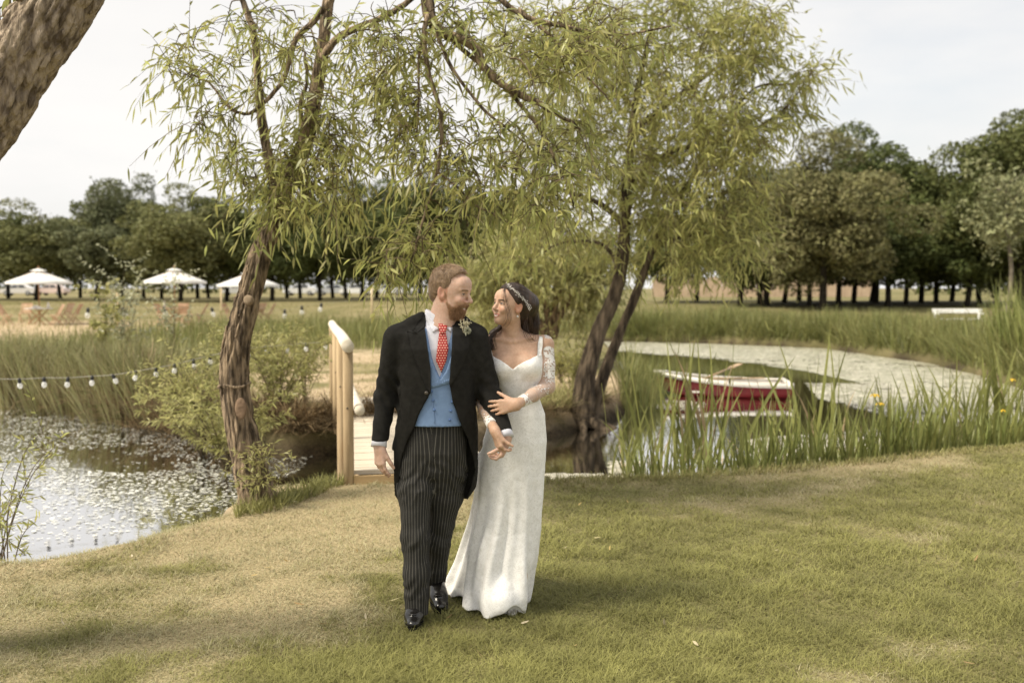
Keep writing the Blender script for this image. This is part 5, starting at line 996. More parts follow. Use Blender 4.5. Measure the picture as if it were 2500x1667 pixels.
def head(S, O, R, sc, female=False):
    X = lambda l: O + R @ (np.array(l, float)*sc); e = lambda c, r, k=.02, op='u', rot=None: S.el(X(c), np.array(r)*sc, R if rot is None else R @ rot, k*sc, op)
    jw = .90 if female else 1.0; jd = 0 if female else .009
    e((0, .018, .036), (.074, .094, .086)); e((0, -.030, .000), (.066, .062, .080), .03); e((0, -.040+jd*.7, -.058), (.052*jw, .050, .060), .03)
    e((0, -.074+jd, -.098), (.022*jw, .017, .017), .022); e((.046*jw, -.012, -.066), (.018, .030, .028), .03); e((-.046*jw, -.012, -.066), (.018, .030, .028), .03)
    e((0, -.070, .048), (.052, .026, .036), .03)
    for s in (-1, 1):
        e((s*.030, -.100, .006), (.019, .014, .0115), .012, 's'); e((s*.0305, -.0785, .004), (.0150, .0130, .0122), .004)
        e((s*.036, -.0745, -.030), (.022, .018, .020), .018)                       # cheeks lifted by a smile
        e((s*.0125*(.82 if female else 1), -.1005+(.004 if female else 0), -.034), np.array((.0088, .0095, .0078))*(.82 if female else 1), .006)                    # nostril wing
        ex = .0745; e((s*ex, .010, -.006), (.0095, .0205, .035), .005, 'u', rotz(s*-.35) @ rotx(-.15)); e((s*(ex+.0090), .005, -.001), (.0075, .0115, .021), .004, 's', rotz(s*-.35) @ rotx(-.15))
        if not female: S.rc(X((s*.012, -.0925, .021)), X((s*.046, -.078, .022)), .0085*sc, .006*sc, .012*sc)
        else: S.rc(X((s*.014, -.0915, .022)), X((s*.044, -.079, .025)), .006*sc, .004*sc, .012*sc)
    nl = .90 if female else 1.0
    S.rc(X((0, -.089, .012)), X((0, -.116*(.5+.5*nl), -.025)), .0078*sc, .0095*sc, .010*sc); e((0, -.116*(.55+.45*nl), -.030), (.0108*nl, .0105, .0098), .006)
    for s in (-1, 1):
        S.rc(X((0, -.0905+jd, -.0640)), X((s*.023, -.083+jd, -.0565)), .0062*sc, .0040*sc, .010*sc); S.rc(X((0, -.0895+jd, -.0755)), X((s*.021, -.083+jd, -.0630)), .0068*sc, .0040*sc, .008*sc)
    e((0, -.0985+jd, -.0675), (.019, .0085, .0042), .004, 's')   # open smile, teeth behind
    return X
def head_cols(V, O, R, sc, skin, lip, brow, beard=None, base=None, sq=1.0):
    l = ((V-O) @ R)/sc; x, y, z = np.abs(l[:, 0]), l[:, 1], l[:, 2]; n = len(V); c = np.tile(np.array(skin), (n, 1)); nz = fbm(l, 55, 2, 3)[:, None]
    c = c*(.93+.14*nz); near = (np.linalg.norm(l, axis=1) < .16)
    fl = np.exp(-(((x-.036)/.018)**2 + ((z+.028)/.016)**2))*(y < -.05)*near; c = c*(1-fl[:, None]*np.array([.02, .16, .16]))        # flush of the cheeks
    ears = (x > .066) & (y > -.02) & (y < .035) & (np.abs(z+.005) < .045) & near; c[ears] = c[ears]*np.array([1.0, .82, .78])
    zm = -.0690 + 13.0*x*x
    def put(q, colr, k=3.0, cond=True):
        nonlocal c
        w = (np.clip((1.12-q)*k, 0, 1)*near*cond)[:, None]; c = c*(1-w) + np.array(colr)*w
    fr = y < -.060
    put((x/.0285)**2 + ((z-zm)/.0108)**2, lip, 3, fr); put((x/.0190)**2 + ((z-zm-.0004)/.0046)**2, (.74, .70, .64), 3, fr)
    put(((z-(.0235+.10*(x-.03)*(x < .03)-.16*np.maximum(x-.034, 0)))/.0040)**2 + (np.maximum(np.abs(x-.031)-.014, 0)/.005)**2, brow, 1.6, fr)
    put(((x-.0305)/.0165)**2 + ((z-.0030)/.0105)**2, np.array(skin)*[.72, .62, .58], .8, fr)
    q = ((x-.0305)/.0132)**2 + ((z-.0030)/(.0056*sq))**2; put(q, (.48, .44, .40), 3, fr); put(((x-.0305)/.0060)**2 + ((z-.0030)/(.0058*sq))**2, (.03, .022, .016), 3, fr)
    put(((x-.0305)/.0150)**2 + ((z-.0030-.0052*sq-.10*(x-.0305)*0+45*(x-.0305)**2*.5)/.0021)**2, (.055, .038, .03), 3, fr)
    if beard is not None:
        w = beard_w(l)[:, None]; c = c*(1-w) + np.array(beard)*(.75+.5*nz)*w
    return c
def beard_w(l):
    x, y, z = np.abs(l[:, 0]), l[:, 1], l[:, 2]; nn = .010*(vnoise(l, 70, 31)-.5)
    line = np.interp(y, [-.12, -.095, -.075, -.05, -.03, -.012, .01], [-.046, -.047, -.054, -.062, -.048, .004, .02]) + nn; w = sstep(line-z, -.007, .010)
    back = np.interp(z, [-.15, -.10, -.06, -.02, .02], [-.052, -.034, -.022, -.008, .0]) + nn; w = w*sstep(back-y, -.006, .008)*sstep(z, -.135, -.122); w = w*(1-((x/.019)**2 + ((z+.0690-13*x*x)/.0075)**2 < 1)*(y < -.070)); return np.clip(w, 0, 1)*(np.linalg.norm(l, axis=1) < .175)
def strands(name, S, X, O, R, sc, roots_l, dirs_l, ln, wd, bend_l, mat, parent, prof=(1, .9, .6, .15)):
    o = O + (roots_l*sc) @ R.T; d = nrm(dirs_l) @ R.T; b = bend_l @ R.T
    V, Q = ribbons(o, d, nrm(np.cross(d, rand_dirs(len(o)))), ln*sc, wd, b*sc, prof); return link(name, mesh_from(name, V, [Q], True), mat, parent, kind='stuff')
# ---- materials
m_skinm = smat('skin_groom'); m_skinb = smat('skin_bride')
m_coat = pmat('black_wool', (.0185, .0175, .0150), (.0120, .0112, .0095), scale=40, rough=.85, spec=.18, bump=.25, bscale=260, bdist=.002)
m_lapel = pmat('black_wool_lapel', (.0175, .0165, .0140), (.0115, .0105, .009), scale=40, rough=.8, spec=.2, bump=.2, bscale=260, bdist=.002)
m_blue = pmat('blue_wool', (.20, .30, .49), (.175, .265, .44), scale=30, rough=.8, spec=.2, bump=.15, bscale=240, bdist=.002)
m_blue2 = pmat('blue_button', (.10, .18, .37), None, scale=30, rough=.5, spec=.4)
m_shirt = pmat('white_shirt', (.74, .74, .80), (.68, .68, .75), scale=12, rough=.7, spec=.2)
m_shoe = pmat('black_leather', (.012, .011, .010), None, scale=10, rough=.22, spec=.6)
m_hairm = pmat('groom_hair', (.27, .18, .11), (.14, .09, .053), scale=60, rough=.55, spec=.35, stretch=(1, 1, .3), bump=.5, bscale=120, bdist=.006)
m_hairs = pmat('groom_hair_tips', (.46, .33, .21), (.28, .19, .115), scale=40, rough=.5, spec=.4, island=.3)
m_beards = pmat('groom_beard', (.40, .235, .13), (.27, .15, .08), scale=40, rough=.55, spec=.3, island=.35)
m_hairb = pmat('bride_hair', (.050, .030, .020), (.022, .014, .010), scale=50, rough=.42, spec=.4, stretch=(1, 1, .25), bump=.6, bscale=110, bdist=.006)
m_hairbs = pmat('bride_hair_strands', (.075, .043, .027), (.035, .021, .014), scale=40, rough=.4, spec=.45, island=.4)
mtie = bpy.data.materials.new('red_tie'); t = nodes_of(mtie); N = t.nodes.new; K = t.links.new
o_ = N('ShaderNodeOutputMaterial'); b_ = N('ShaderNodeBsdfPrincipled'); b_.inputs['Roughness'].default_value = .5; a1 = N('ShaderNodeAttribute'); a1.attribute_name = 'tu'; a2 = N('ShaderNodeAttribute'); a2.attribute_name = 'tv'
def mth(op, a, b=None):
    m = N('ShaderNodeMath'); m.operation = op
    for i, q in enumerate((a, b)):
        if q is None: continue
        if isinstance(q, (int, float)): m.inputs[i].default_value = q
        else: K(q, m.inputs[i])
    return m.outputs[0]
fu = mth('FRACT', mth('ADD', a1.outputs['Fac'], mth('MULTIPLY', mth('FLOOR', a2.outputs['Fac']), .5))); fv_ = mth('FRACT', a2.outputs['Fac'])
dot = mth('MULTIPLY', mth('LESS_THAN', mth('ABSOLUTE', mth('SUBTRACT', fu, .5)), .30), mth('LESS_THAN', mth('ABSOLUTE', mth('SUBTRACT', fv_, .5)), .22))
mx_ = N('ShaderNodeMix'); mx_.data_type = 'RGBA'; K(dot, mx_.inputs[0]); mx_.inputs[6].default_value = (.42, .012, .015, 1); mx_.inputs[7].default_value = (.80, .45, .34, 1); K(mx_.outputs[2], b_.inputs['Base Color']); K(b_.outputs[0], o_.inputs['Surface'])
mtr = bpy.data.materials.new('striped_trousers'); t = nodes_of(mtr); N = t.nodes.new; K = t.links.new
o_ = N('ShaderNodeOutputMaterial'); b_ = N('ShaderNodeBsdfPrincipled'); b_.inputs['Roughness'].default_value = .85; b_.inputs['Specular IOR Level'].default_value = .2; a1 = N('ShaderNodeAttribute'); a1.attribute_name = 'su'
s1 = mth('LESS_THAN', mth('ABSOLUTE', mth('SUBTRACT', mth('FRACT', mth('DIVIDE', a1.outputs['Fac'], .0155)), .5)), .085); s2 = mth('LESS_THAN', mth('ABSOLUTE', mth('SUBTRACT', mth('FRACT', mth('DIVIDE', a1.outputs['Fac'], .00775)), .5)), .10)
mx_ = N('ShaderNodeMix'); mx_.data_type = 'RGBA'; K(mth('MAXIMUM', s1, mth('MULTIPLY', s2, .10)), mx_.inputs[0]); mx_.inputs[6].default_value = (.026, .025, .023, 1); mx_.inputs[7].default_value = (.115, .109, .094, 1); K(mx_.outputs[2], b_.inputs['Base Color']); K(b_.outputs[0], o_.inputs['Surface'])

# ================================================================== the groom
MY = 5.0
def MP(px, py, dy=0.0): return P(px, py, MY+dy)
groom = empty('person', (G(1040, 1530)[0], 5.05, 0), 'bearded man in black tailcoat, blue waistcoat and striped trousers walking hand in hand', 'person')
gz0 = groom.location.copy()
def keys(lst, PF):    # (py, left px, right px, cy offset, b) -> (z, cx, cy, a, b)
    out = []
    for py, l, r, dy, b in lst:
        A_, B_ = PF(l, py, dy), PF(r, py, dy); out.append((A_[2], (A_[0]+B_[0])/2, A_[1], (B_[0]-A_[0])/2, b))
    return out
HO = MP(1101, 713, .02); HR = rotz(R_(64)) @ rotx(R_(9)) @ roty(R_(0)); HS = 1.02
RSH, REL, RWR = MP(968, 828, .03), MP(942, 965, .06), MP(926, 1078, -.02)       # his right arm (left in the picture)
LSH, LEL, LWR = MP(1160, 828, .03), MP(1193, 955, .04), MP(1232, 1056, -.10)
gb = Solid(); head(gb, HO, HR, HS)
NB = MP(1073, 808, .05); gb.rc(HO + HR @ np.array([0, .022, -.05]), NB, .060, .068, .03); gb.rc(HO + HR @ np.array([0, -.01, -.075]), MP(1079, 800, .0), .045, .05, .03)
tors = [(800, 1010, 1130, .05, .07), (815, 985, 1150, .05, .095), (850, 985, 1152, .04, .11), (930, 995, 1140, .04, .10), (1010, 1005, 1125, .05, .085), (1080, 1000, 1125, .06, .085), (1125, 995, 1125, .07, .085)]
gb.loft(keys(tors, MP), k=.03); gb.chain([RSH, REL, RWR], [.048, .036, .026], .02); gb.chain([LSH, LEL, LWR], [.048, .036, .026], .02)
RHIP, RKN, RAN = MP(1010, 1120, .05), MP(1013, 1312, -.03), MP(1016, 1487, -.03); LHIP, LKN, LAN = MP(1098, 1120, .06), MP(1070, 1318, .12), MP(1062, 1452, .33)
gb.chain([RHIP, RKN, RAN], [.065, .045, .036], .02); gb.chain([LHIP, LKN, LAN], [.065, .042, .036], .02)
RH = MP(926, 1090, -.03); hand(gb, RH, (.06, -.10, -1), (.80, .60, 0), (.62, -.78, 0), curl=(.26, .30, .34, .40), thumb_out=.30, thumb_curl=.12, sc=1.0, fore=RWR, tcross=.12)
LH = MP(1238, 1070, -.095); hand(gb, LH, (-.30, -.04, -1), (-.95, .15, .2), (-.15, -.97, 0), curl=(.62, .70, .76, .80), thumb_out=.22, thumb_curl=.55, sc=.97, fore=LWR)
gcol = lambda V: head_cols(V, HO, HR, HS, (.60, .40, .305), (.46, .24, .20), (.20, .125, .07), (.33, .19, .11), sq=.72)
def noise_beard(p): l = ((p-HO) @ HR)/HS; return -.0030*beard_w(l)*(.4+1.0*vnoise(l, 160, 4))
gb.fn(noise_beard, op='d')
from_solid('body', gb, .0036, (-.78, 4.6, 0), (.12, 5.6, 1.86), m_skinm, groom, gcol)
# hair
gh = Solid(); XH = lambda l: HO + HR @ (np.array(l)*HS)
gh.el(XH((0, .022, .040)), np.array((.0815, .101, .0925))*HS, HR, .01); gh.el(XH((0, -.012, .090)), np.array((.056, .056, .042))*HS, HR, .02); gh.el(XH((0, .07, -.01)), np.array((.062, .045, .060))*HS, HR, .02)
def hair_cut(p):
    l = ((p-HO) @ HR)/HS; x, y, z = np.abs(l[:, 0]), l[:, 1], l[:, 2]
    yt = np.interp(z, [-.08, -.02, .02, .045, .07, .09, .108, .125, .15], [.040, .012, -.012, -.030, -.026, -.036, -.062, -.088, -.095]) + .012*(vnoise(l, 60, 6)-.5); zl = np.interp(y, [-.02, .02, .045, .08, .12], [.0, .012, -.052, -.072, -.075])
    return np.maximum(yt-y, zl-z)*HS
gh.fn(hair_cut, .006); gh.fn(lambda p: -.007*(fbm(((p-HO) @ HR)*[1, .5, 1], 70, 2, 5)-.5), op='d')
from_solid('hair', gh, .0034, HO-.16, HO+.17, m_hairm, groom)
rr = np.random.default_rng(3); n = 8000; d = nrm(rr.normal(size=(n, 3))); d[:, 2] = np.abs(d[:, 2])*.9-.15; d = nrm(d); rt = np.array([0, .02, .042]) + d*np.array([.080, .0985, .0905]); ok = (hair_cut(HO + (rt*HS) @ HR.T) < -.002); rt = rt[ok]; d = d[ok]; n = len(rt)
fw = np.stack([rr.normal(size=n)*.4, -.55+rr.normal(size=n)*.35, .15+0*d[:, 0]], 1); ty = sstep(rt[:, 2], .06, .12)
strands('hair_tips', None, None, HO, HR, HS, rt, d*(.10+.26*ty)[:, None] + fw*(.4+.7*ty)[:, None] + np.stack([0*ty, .9*(1-ty), -.9*(1-ty)], 1), .012+.013*rr.random(n)*(.3+ty), .0012, np.stack([0*ty, -.004+0*ty, -.008*np.ones(n)], 1), m_hairs, groom)
# beard fuzz
n = 22000; rt = np.stack([rr.uniform(-.07, .07, n), rr.uniform(-.12, .02, n), rr.uniform(-.14, .02, n)], 1); wv = HO + (rt*HS) @ HR.T; dd = gb.at(wv); eps = .004; gr = np.stack([gb.at(wv+np.eye(3)[i]*eps)-gb.at(wv-np.eye(3)[i]*eps) for i in range(3)], 1); gr = nrm(gr); wv = wv - gr*dd[:, None]; rt = ((wv-HO) @ HR)/HS; ok = (np.abs(dd) < .03) & (beard_w(rt) > .6); rt = rt[ok]; gl_ = (gr @ HR)[ok]; n = len(rt)
strands('beard', None, None, HO, HR, HS, rt, gl_*.30 + np.array([0, .05, -.9]) + rr.normal(size=(n, 3))*.22, .0055+.0045*rr.random(n), .0013, np.zeros((n, 3)), m_beards, groom)
# shirt, waistcoat, tie
sh = Solid(); sh.loft(keys([(798, 1018, 1128, .04, .078), (812, 992, 1146, .05, .102), (850, 990, 1148, .04, .117), (930, 995, 1142, .04, .112), (1020, 998, 1136, .04, .108)], MP), k=.02)
sh.rc(MP(1072, 768, .055), MP(1072, 812, .05), .073, .080, .03); sh.fn(lambda p: p[:, 2] - np.interp(p[:, 0], [-.44, -.36, -.29], [MP(1040, 753)[2], MP(1075, 775)[2], MP(1105, 772)[2]]), .004)
from_solid('shirt', sh, .005, (-.70, 4.75, 1.0), (-.05, 5.3, 1.70), m_shirt, groom)
patch('collar', [(1037, 757), (1049, 775), (1066, 792), (1077, 800), (1057, 812), (1040, 781)], sh, .007, .006, m_shirt, groom); patch('collar', [(1079, 800), (1090, 790), (1103, 779), (1105, 782), (1101, 812), (1092, 803)], sh, .007, .006, m_shirt, groom)
wc = Solid(); wkeys = [(800, 1000, 1140, .04, .085), (815, 985, 1152, .05, .110), (850, 984, 1154, .04, .126), (930, 988, 1150, .04, .124), (985, 992, 1146, .04, .120), (1020, 990, 1144, .04, .122), (1034, 990, 1144, .04, .123)]
wc.loft(keys(wkeys, MP), k=.02)
def vcut(p):   # open V above the crossing of the waistcoat
    z = p[:, 2]; l = np.interp(z, [MP(0, 918)[2], MP(0, 880)[2], MP(0, 780)[2]], [MP(1076, 918)[0], MP(1060, 880)[0], MP(1038, 780)[0]]); r = np.interp(z, [MP(0, 918)[2], MP(0, 780)[2]], [MP(1077, 918)[0], MP(1112, 780)[0]])
    return np.minimum(np.maximum(np.maximum(l-p[:, 0], p[:, 0]-r), p[:, 1]-5.04), .2)*1.0
wc.fn(lambda p: -np.maximum(vcut(p), (MP(0, 918)[2]-p[:, 2])), .003); from_solid('waistcoat', wc, .005, (-.70, 4.75, 1.0), (-.05, 5.3, 1.60), m_blue, groom)
for ol in ([(1036, 800), (1046, 800), (1060, 880), (1076, 932), (1104, 921), (1099, 935), (1052, 948), (1050, 905)], [(1101, 870), (1106, 872), (1100, 930), (1054, 947), (1053, 938), (1077, 924), (1089, 905)]): patch('waistcoat_lapel', ol, wc, .008, .007, m_blue, groom)
patch('waistcoat_front', [(1052, 945), (1054, 945), (1062, 1033), (1060, 1033)], wc, .003, .003, m_blue, groom)
for px, py in ((1054, 956), (1057, 978), (1060, 1001), (1104, 981), (1101, 1003), (1098, 1025)):
    p, D = wc.hit([px], [py]); mb = MB(); mb.sphere(p[0]-D[0]*.004, .0068, 10, 6); mb.build('waistcoat_button', m_blue2, groom, True)
tv = lambda sx: (lambda v: (v[:, 0]-1080)/6.4 if sx else (v[:, 1]-790)/6.2)
patch('tie', [(1073, 806), (1088, 806), (1095, 850), (1090, 880), (1077, 909), (1064, 880), (1068, 845)], sh, .017, .010, mtie, groom, attrs={'tu': tv(1), 'tv': tv(0)}); patch('tie_knot', [(1070, 790), (1093, 790), (1090, 805), (1085, 814), (1076, 814), (1072, 805)], sh, .024, .018, mtie, groom, step=4, attrs={'tu': tv(1), 'tv': tv(0)})
# tailcoat
ct = Solid(); ckeys = [(788, 1040, 1108, .05, .07), (797, 1000, 1135, .05, .092), (812, 968, 1160, .05, .122), (850, 968, 1166, .04, .140), (910, 974, 1163, .04, .140), (960, 974, 1161, .04, .136), (1033, 968, 1163, .05, .138), (1085, 957, 1166, .07, .142), (1150, 954, 1168, .08, .142), (1190, 958, 1162, .09, .135), (1216, 970, 1142, .10, .12)]
ct.loft(keys(ckeys, MP), p=2.4, k=.03)
ct.chain([RSH, REL, RWR], [.073, .054, .043], .028); ct.chain([LSH, LEL, LWR], [.073, .056, .043], .028)
ct.rc(MP(1030, 783, .06), RSH + [.01, 0, .022], .045, .052, .03); ct.rc(MP(1118, 783, .06), LSH + [-.01, 0, .022], .045, .052, .03)
EL_ = [(770, 1037), (800, 1036), (850, 1045), (900, 1050), (955, 1051), (965, 1046), (1000, 1026), (1033, 1014), (1070, 996), (1105, 982), (1150, 974), (1190, 972), (1230, 980)]; ER_ = [(770, 1106), (800, 1106), (880, 1102), (930, 1098), (980, 1105), (1033, 1126), (1070, 1142), (1110, 1152), (1150, 1156), (1190, 1148), (1230, 1135)]
zz = lambda L: np.array([MP(0, q[0])[2] for q in L])[::-1]; xx = lambda L: np.array([MP(q[1], q[0], -.06)[0] for q in L])[::-1]
zL, xL, zR, xR = zz(EL_), xx(EL_), zz(ER_), xx(ER_)
def front_cut(p): l = np.interp(p[:, 2], zL, xL); r = np.interp(p[:, 2], zR, xR); yb = np.interp(p[:, 2], [MP(0, 1200)[2], MP(0, 1060)[2], MP(0, 1000)[2], MP(0, 800)[2]], [5.10, 5.05, 5.02, 5.06]); return np.maximum(np.maximum(l-p[:, 0], p[:, 0]-r), p[:, 1]-yb)
ct.fn(lambda p: -front_cut(p), .004); ct.el(MP(1072, 775, .05), (.080, .082, .06), None, .012, 's')
def coat_folds(p):
    a = fbm(p*[1, 1, .5], 9, 3, 12)-.5; el = np.exp(-(np.abs(p[:, 2]-REL[2])/.12)**2)*(p[:, 0] < -.56); el2 = np.exp(-(np.abs(p[:, 2]-LEL[2])/.10)**2)*(p[:, 0] > -.17)
    b = fbm(p*[1.3, 1.3, .9], 20, 2, 17)-.5; return .010*a + .006*b + .005*(el+el2)*np.sin(p[:, 2]*70+p[:, 0]*90+14*a)
ct.fn(coat_folds, op='d'); ct.fn(lambda p: np.where(p[:, 0] < -.618, np.maximum(RWR[2]+.004-p[:, 2], -1), -1.0), .004); dLW = nrm(LWR-LEL); ct.fn(lambda p: np.where(np.linalg.norm(p-LWR, axis=1) < .10, (p-LWR) @ dLW - .004, -1.0), .004)
from_solid('tailcoat', ct, .005, (-.80, 4.70, .55), (.05, 5.35, 1.66), m_coat, groom)
ct0 = Solid(); ct0.loft(keys(ckeys, MP), p=2.4, k=.03); ct0.rc(MP(1030, 783, .06), RSH + [.01, 0, .022], .045, .052, .03); ct0.rc(MP(1118, 783, .06), LSH + [-.01, 0, .022], .045, .052, .03)
patch('lapel', [(1039, 764), (1031, 775), (1014, 800), (1006, 806), (1022, 815), (994, 808), (1000, 840), (1020, 900), (1040, 945), (1051, 958), (1051, 900), (1044, 850), (1037, 800)], ct0, .007, .007, m_lapel, groom)
patch('lapel', [(1105, 775), (1118, 778), (1136, 797), (1146, 803), (1128, 812), (1154, 806), (1146, 850), (1126, 900), (1106, 935), (1099, 945), (1099, 900), (1103, 850)], ct0, .007, .007, m_lapel, groom)
patch('coat_collar', [(1040, 762), (1034, 769), (1012, 800), (1020, 810), (1036, 798), (1039, 778)], ct0, .011, .008, m_lapel, groom)
p, D = ct0.hit([1041], [959]); mb = MB(); mb.lathe(p[0]-D[0]*.002, [(0, .006), (.004, .0065), (.009, .005), (.010, 0)], 14, rotx(math.pi/2)); mb.build('coat_button', pmat('horn_button', (.09, .075, .06), None, rough=.25, spec=.6), groom, True)
# cuffs
for W_, E_, ext in ((RWR, REL, .026), (LWR, LEL, .028)):
    d = nrm(W_-E_); d = nrm(d + np.array([0, -.1, -.3])); cu = MB(); T0_ = W_-d*.02; T1_ = W_+d*ext; cu.tube(np.array([T0_, (T0_+T1_)/2, T1_, T1_-d*.003, T0_]), [.037, .039, .0405, .0375, .033], 22, cap=False); cu.build('shirt_cuff', m_shirt, groom, True)
# trousers
tr = Solid(); tr.loft(keys([(1028, 990, 1140, .05, .108), (1060, 985, 1140, .05, .116), (1100, 978, 1142, .05, .120), (1135, 975, 1142, .06, .118), (1160, 980, 1136, .06, .105), (1190, 1002, 1116, .06, .065)], MP), k=.03)
tr.chain([MP(1016, 1135, .04), MP(1014, 1200, .0), MP(1014, 1312, -.04), MP(1016, 1400, -.05), MP(1017, 1490, -.04)], [.090, .084, .066, .062, .060], .035); tr.chain([MP(1096, 1140, .07), MP(1089, 1210, .09), MP(1069, 1318, .13), MP(1062, 1390, .22), MP(1061, 1446, .32)], [.088, .083, .063, .058, .056], .035)
def tr_folds(p):
    a = fbm(p*[1, 1, .7], 11, 3, 22)-.5; zk = MP(0, 1310)[2]; crotch = np.exp(-((p[:, 2]-MP(0, 1165)[2])/.10)**2); kn_ = np.exp(-((p[:, 2]-zk)/.10)**2); an = np.exp(-((p[:, 2]-MP(0, 1440)[2])/.08)**2)
    b = fbm(p*[1.6, 1, .8], 15, 2, 27)-.5; return .013*a + .009*b + (.0045*crotch+.003*kn_+.004*an)*np.sin(52*p[:, 2] + 60*np.abs(p[:, 0]+.42) + 16*a)
tr.fn(tr_folds, op='d')
def stripe(V):
    tL = np.array([MP(1013, 1135, .04), MP(1013, 1312, -.04), MP(1017, 1492, -.04)]); tR = np.array([MP(1103, 1140, .07), MP(1079, 1318, .13), MP(1066, 1447, .32)]); out = np.zeros(len(V)); mid = MP(1056, 1135)[0]; left = V[:, 0] < np.interp(V[:, 2], [MP(0, 1480)[2], MP(0, 1300)[2], MP(0, 1150)[2]], [MP(1046, 1480)[0], MP(1046, 1300)[0], MP(1057, 1150)[0]])
    for sel, c in ((left, tL), (~left, tR)):
        o = np.argsort(c[:, 2]); cx = np.interp(V[sel, 2], c[o, 2], c[o, 0]); cy = np.interp(V[sel, 2], c[o, 2], c[o, 1]); r = np.interp(V[sel, 2], [0, .4, .75, 1.05], [.065, .075, .10, .12]); dd = np.hypot(V[sel, 0]-cx, V[sel, 1]-cy); out[sel] = np.arctan2(V[sel, 0]-cx, -(V[sel, 1]-cy))*r; bad = ((dd < .6*r) | (dd > 1.5*r)) & (V[sel, 2] < .85); out[sel] = np.where(bad, np.round(out[sel]/.0155)*.0155, out[sel])
    return out
from_solid('trousers', tr, .0045, (-.75, 4.65, .05), (-.05, 5.55, 1.05), mtr, groom, attrs={'su': stripe})
# shoes
def shoe(parent, toe, heel, name, w=.045, lift=0.0):
    s = Solid(); d = nrm(np.array([heel[0]-toe[0], heel[1]-toe[1], 0])); L0 = np.linalg.norm((np.array(heel)-toe)[:2]); q = lambda f, z, o=0: np.array([toe[0]+d[0]*L0*f - d[1]*o, toe[1]+d[1]*L0*f + d[0]*o, toe[2]+(heel[2]-toe[2])*f + z])
    s.rc(q(.13, .026), q(.42, .034), .032, w*.92, .03, flat=((0, 0, 1), .66)); s.rc(q(.40, .042), q(.85, .045), w*.95, .036, .03); s.rc(q(.55, .06), q(.82, .095), .036, .040, .03); s.fn(lambda p: (toe[2]+.010+(heel[2]-toe[2])*np.clip(((p-np.array(toe))@d)/L0, 0, 1))-p[:, 2], .004); s.el(q(.36, .062), (.030, .05, .006), None, .006)
    o = from_solid(name, s, .004, np.minimum(toe, heel)-[.1, .1, .05], np.maximum(toe, heel)+[.1, .1, .2], m_shoe, parent)
    so = MB(); a = np.linspace(0, 6.283, 24, endpoint=False); pts = [q(.5+.51*math.cos(t), .0, (w+.002)*math.sin(t)*(1.0-.18*math.cos(t))) for t in a]; n = 24; V = np.array(pts); so.add(np.vstack([V, V+[0, 0, .013]]), [list(range(n))[::-1], list(range(n, 2*n))], [[i, (i+1) % n, n+(i+1) % n, n+i] for i in range(n)]); so.build('sole', m_shoe, o, False); return o
f1 = G(1014, 1546); shoe(groom, (f1[0]-.012, f1[1], .012), (MP(1017, 1500, .14)[0], f1[1]+.285, .016), 'shoe')
f2 = G(1077, 1503); shoe(groom, (f2[0], f2[1], .010), (MP(1066, 1450, .40)[0], f2[1]+.26, .062), 'shoe')
# buttonhole flower
bf, D = ct0.hit([1137], [805]); bf = bf[0]-D[0]*.022; bou = link('boutonniere', None, None, groom); bou.location = tuple(bf)
m_th = pmat('thistle', (.50, .50, .40), (.36, .37, .27), scale=60, rough=.7, island=.2); m_dry = pmat('dried_sprig', (.55, .50, .36), (.42, .38, .25), scale=60, rough=.7, island=.2)
n = 160; d = nrm(rand_dirs(n)+np.array([0, -.35, 0])); V, Q = ribbons(np.tile([[.010, -.016, -.004]], (n, 1)), d, nrm(np.cross(d, rand_dirs(n))), np.full(n, .020), np.full(n, .005), np.zeros((n, 3)), (1, .6, .15)); link('thistle_head', mesh_from('thistle_head', V, [Q], False), m_th, bou)
mb = MB()
rb = np.random.default_rng(77)
for k in range(14):
    e = np.array([rb.uniform(-.034, .026), -.008, rb.uniform(.012, .046)]); mb.tube(np.array([[-.004, 0, -.05], [-.004+e[0]*.4, -.006, -.005], e]), .0011, 4)
    for q in range(5): mb.sphere(e+rb.normal(size=3)*.006, .0026, 6, 5)
mb.build('sprigs', m_dry, bou, True); mb = MB(); mb.tube(np.array([[.002, -.002, -.012], [-.003, -.004, -.035], [-.006, -.002, -.068]]), [.005, .006, .0045], 8); mb.build('stem', m_th, bou, True)

# ================================================================== the bride
BYY = 5.13
def BP(px, py, dy=0.0): return P(px, py, BYY+dy)
bride = empty('person', (G(1235, 1500)[0], 5.2, 0), 'dark-haired woman in long white lace dress holding the man\'s arm and hand', 'person')
BO = BP(1245, 747, .0); BR = rotz(R_(-52)) @ rotx(R_(-9)) @ roty(R_(2)); BS = .885
bb = Solid(); head(bb, BO, BR, BS, True)
bb.rc(BO + BR @ np.array([0, .020, -.05]), BP(1250, 822, .05), .046, .047, .025); bb.rc(BO + BR @ np.array([0, .0, -.06]), BP(1249, 815, .02), .038, .040, .02)
bb.loft(keys([(822, 1215, 1285, .04, .045), (836, 1190, 1318, .045, .066), (860, 1190, 1328, .04, .085), (895, 1196, 1326, .035, .092), (930, 1203, 1322, .04, .085), (966, 1230, 1308, .05, .072), (1000, 1218, 1312, .06, .085), (1060, 1212, 1312, .06, .09)], BP), k=.03)
SL, EL2, WL = BP(1332, 842, .05), BP(1337, 944, .0), BP(1263, 986, -.235); SR, ER2, WR = BP(1190, 842, .06), BP(1162, 955, .05), BP(1208, 1050, -.265)
bb.chain([SL, (SL+EL2)/2+[.002, 0, 0], EL2, (EL2+WL)/2, WL], [.043, .038, .034, .032, .0235], .02); bb.chain([SR, ER2, (ER2+WR)/2, WR], [.043, .034, .030, .0235], .02)
bb.rc(BP(1250, 822, .05), SL+[-.01, 0, .008], .040, .036, .035); bb.rc(BP(1248, 822, .05), SR+[.01, 0, .008], .040, .036, .035)
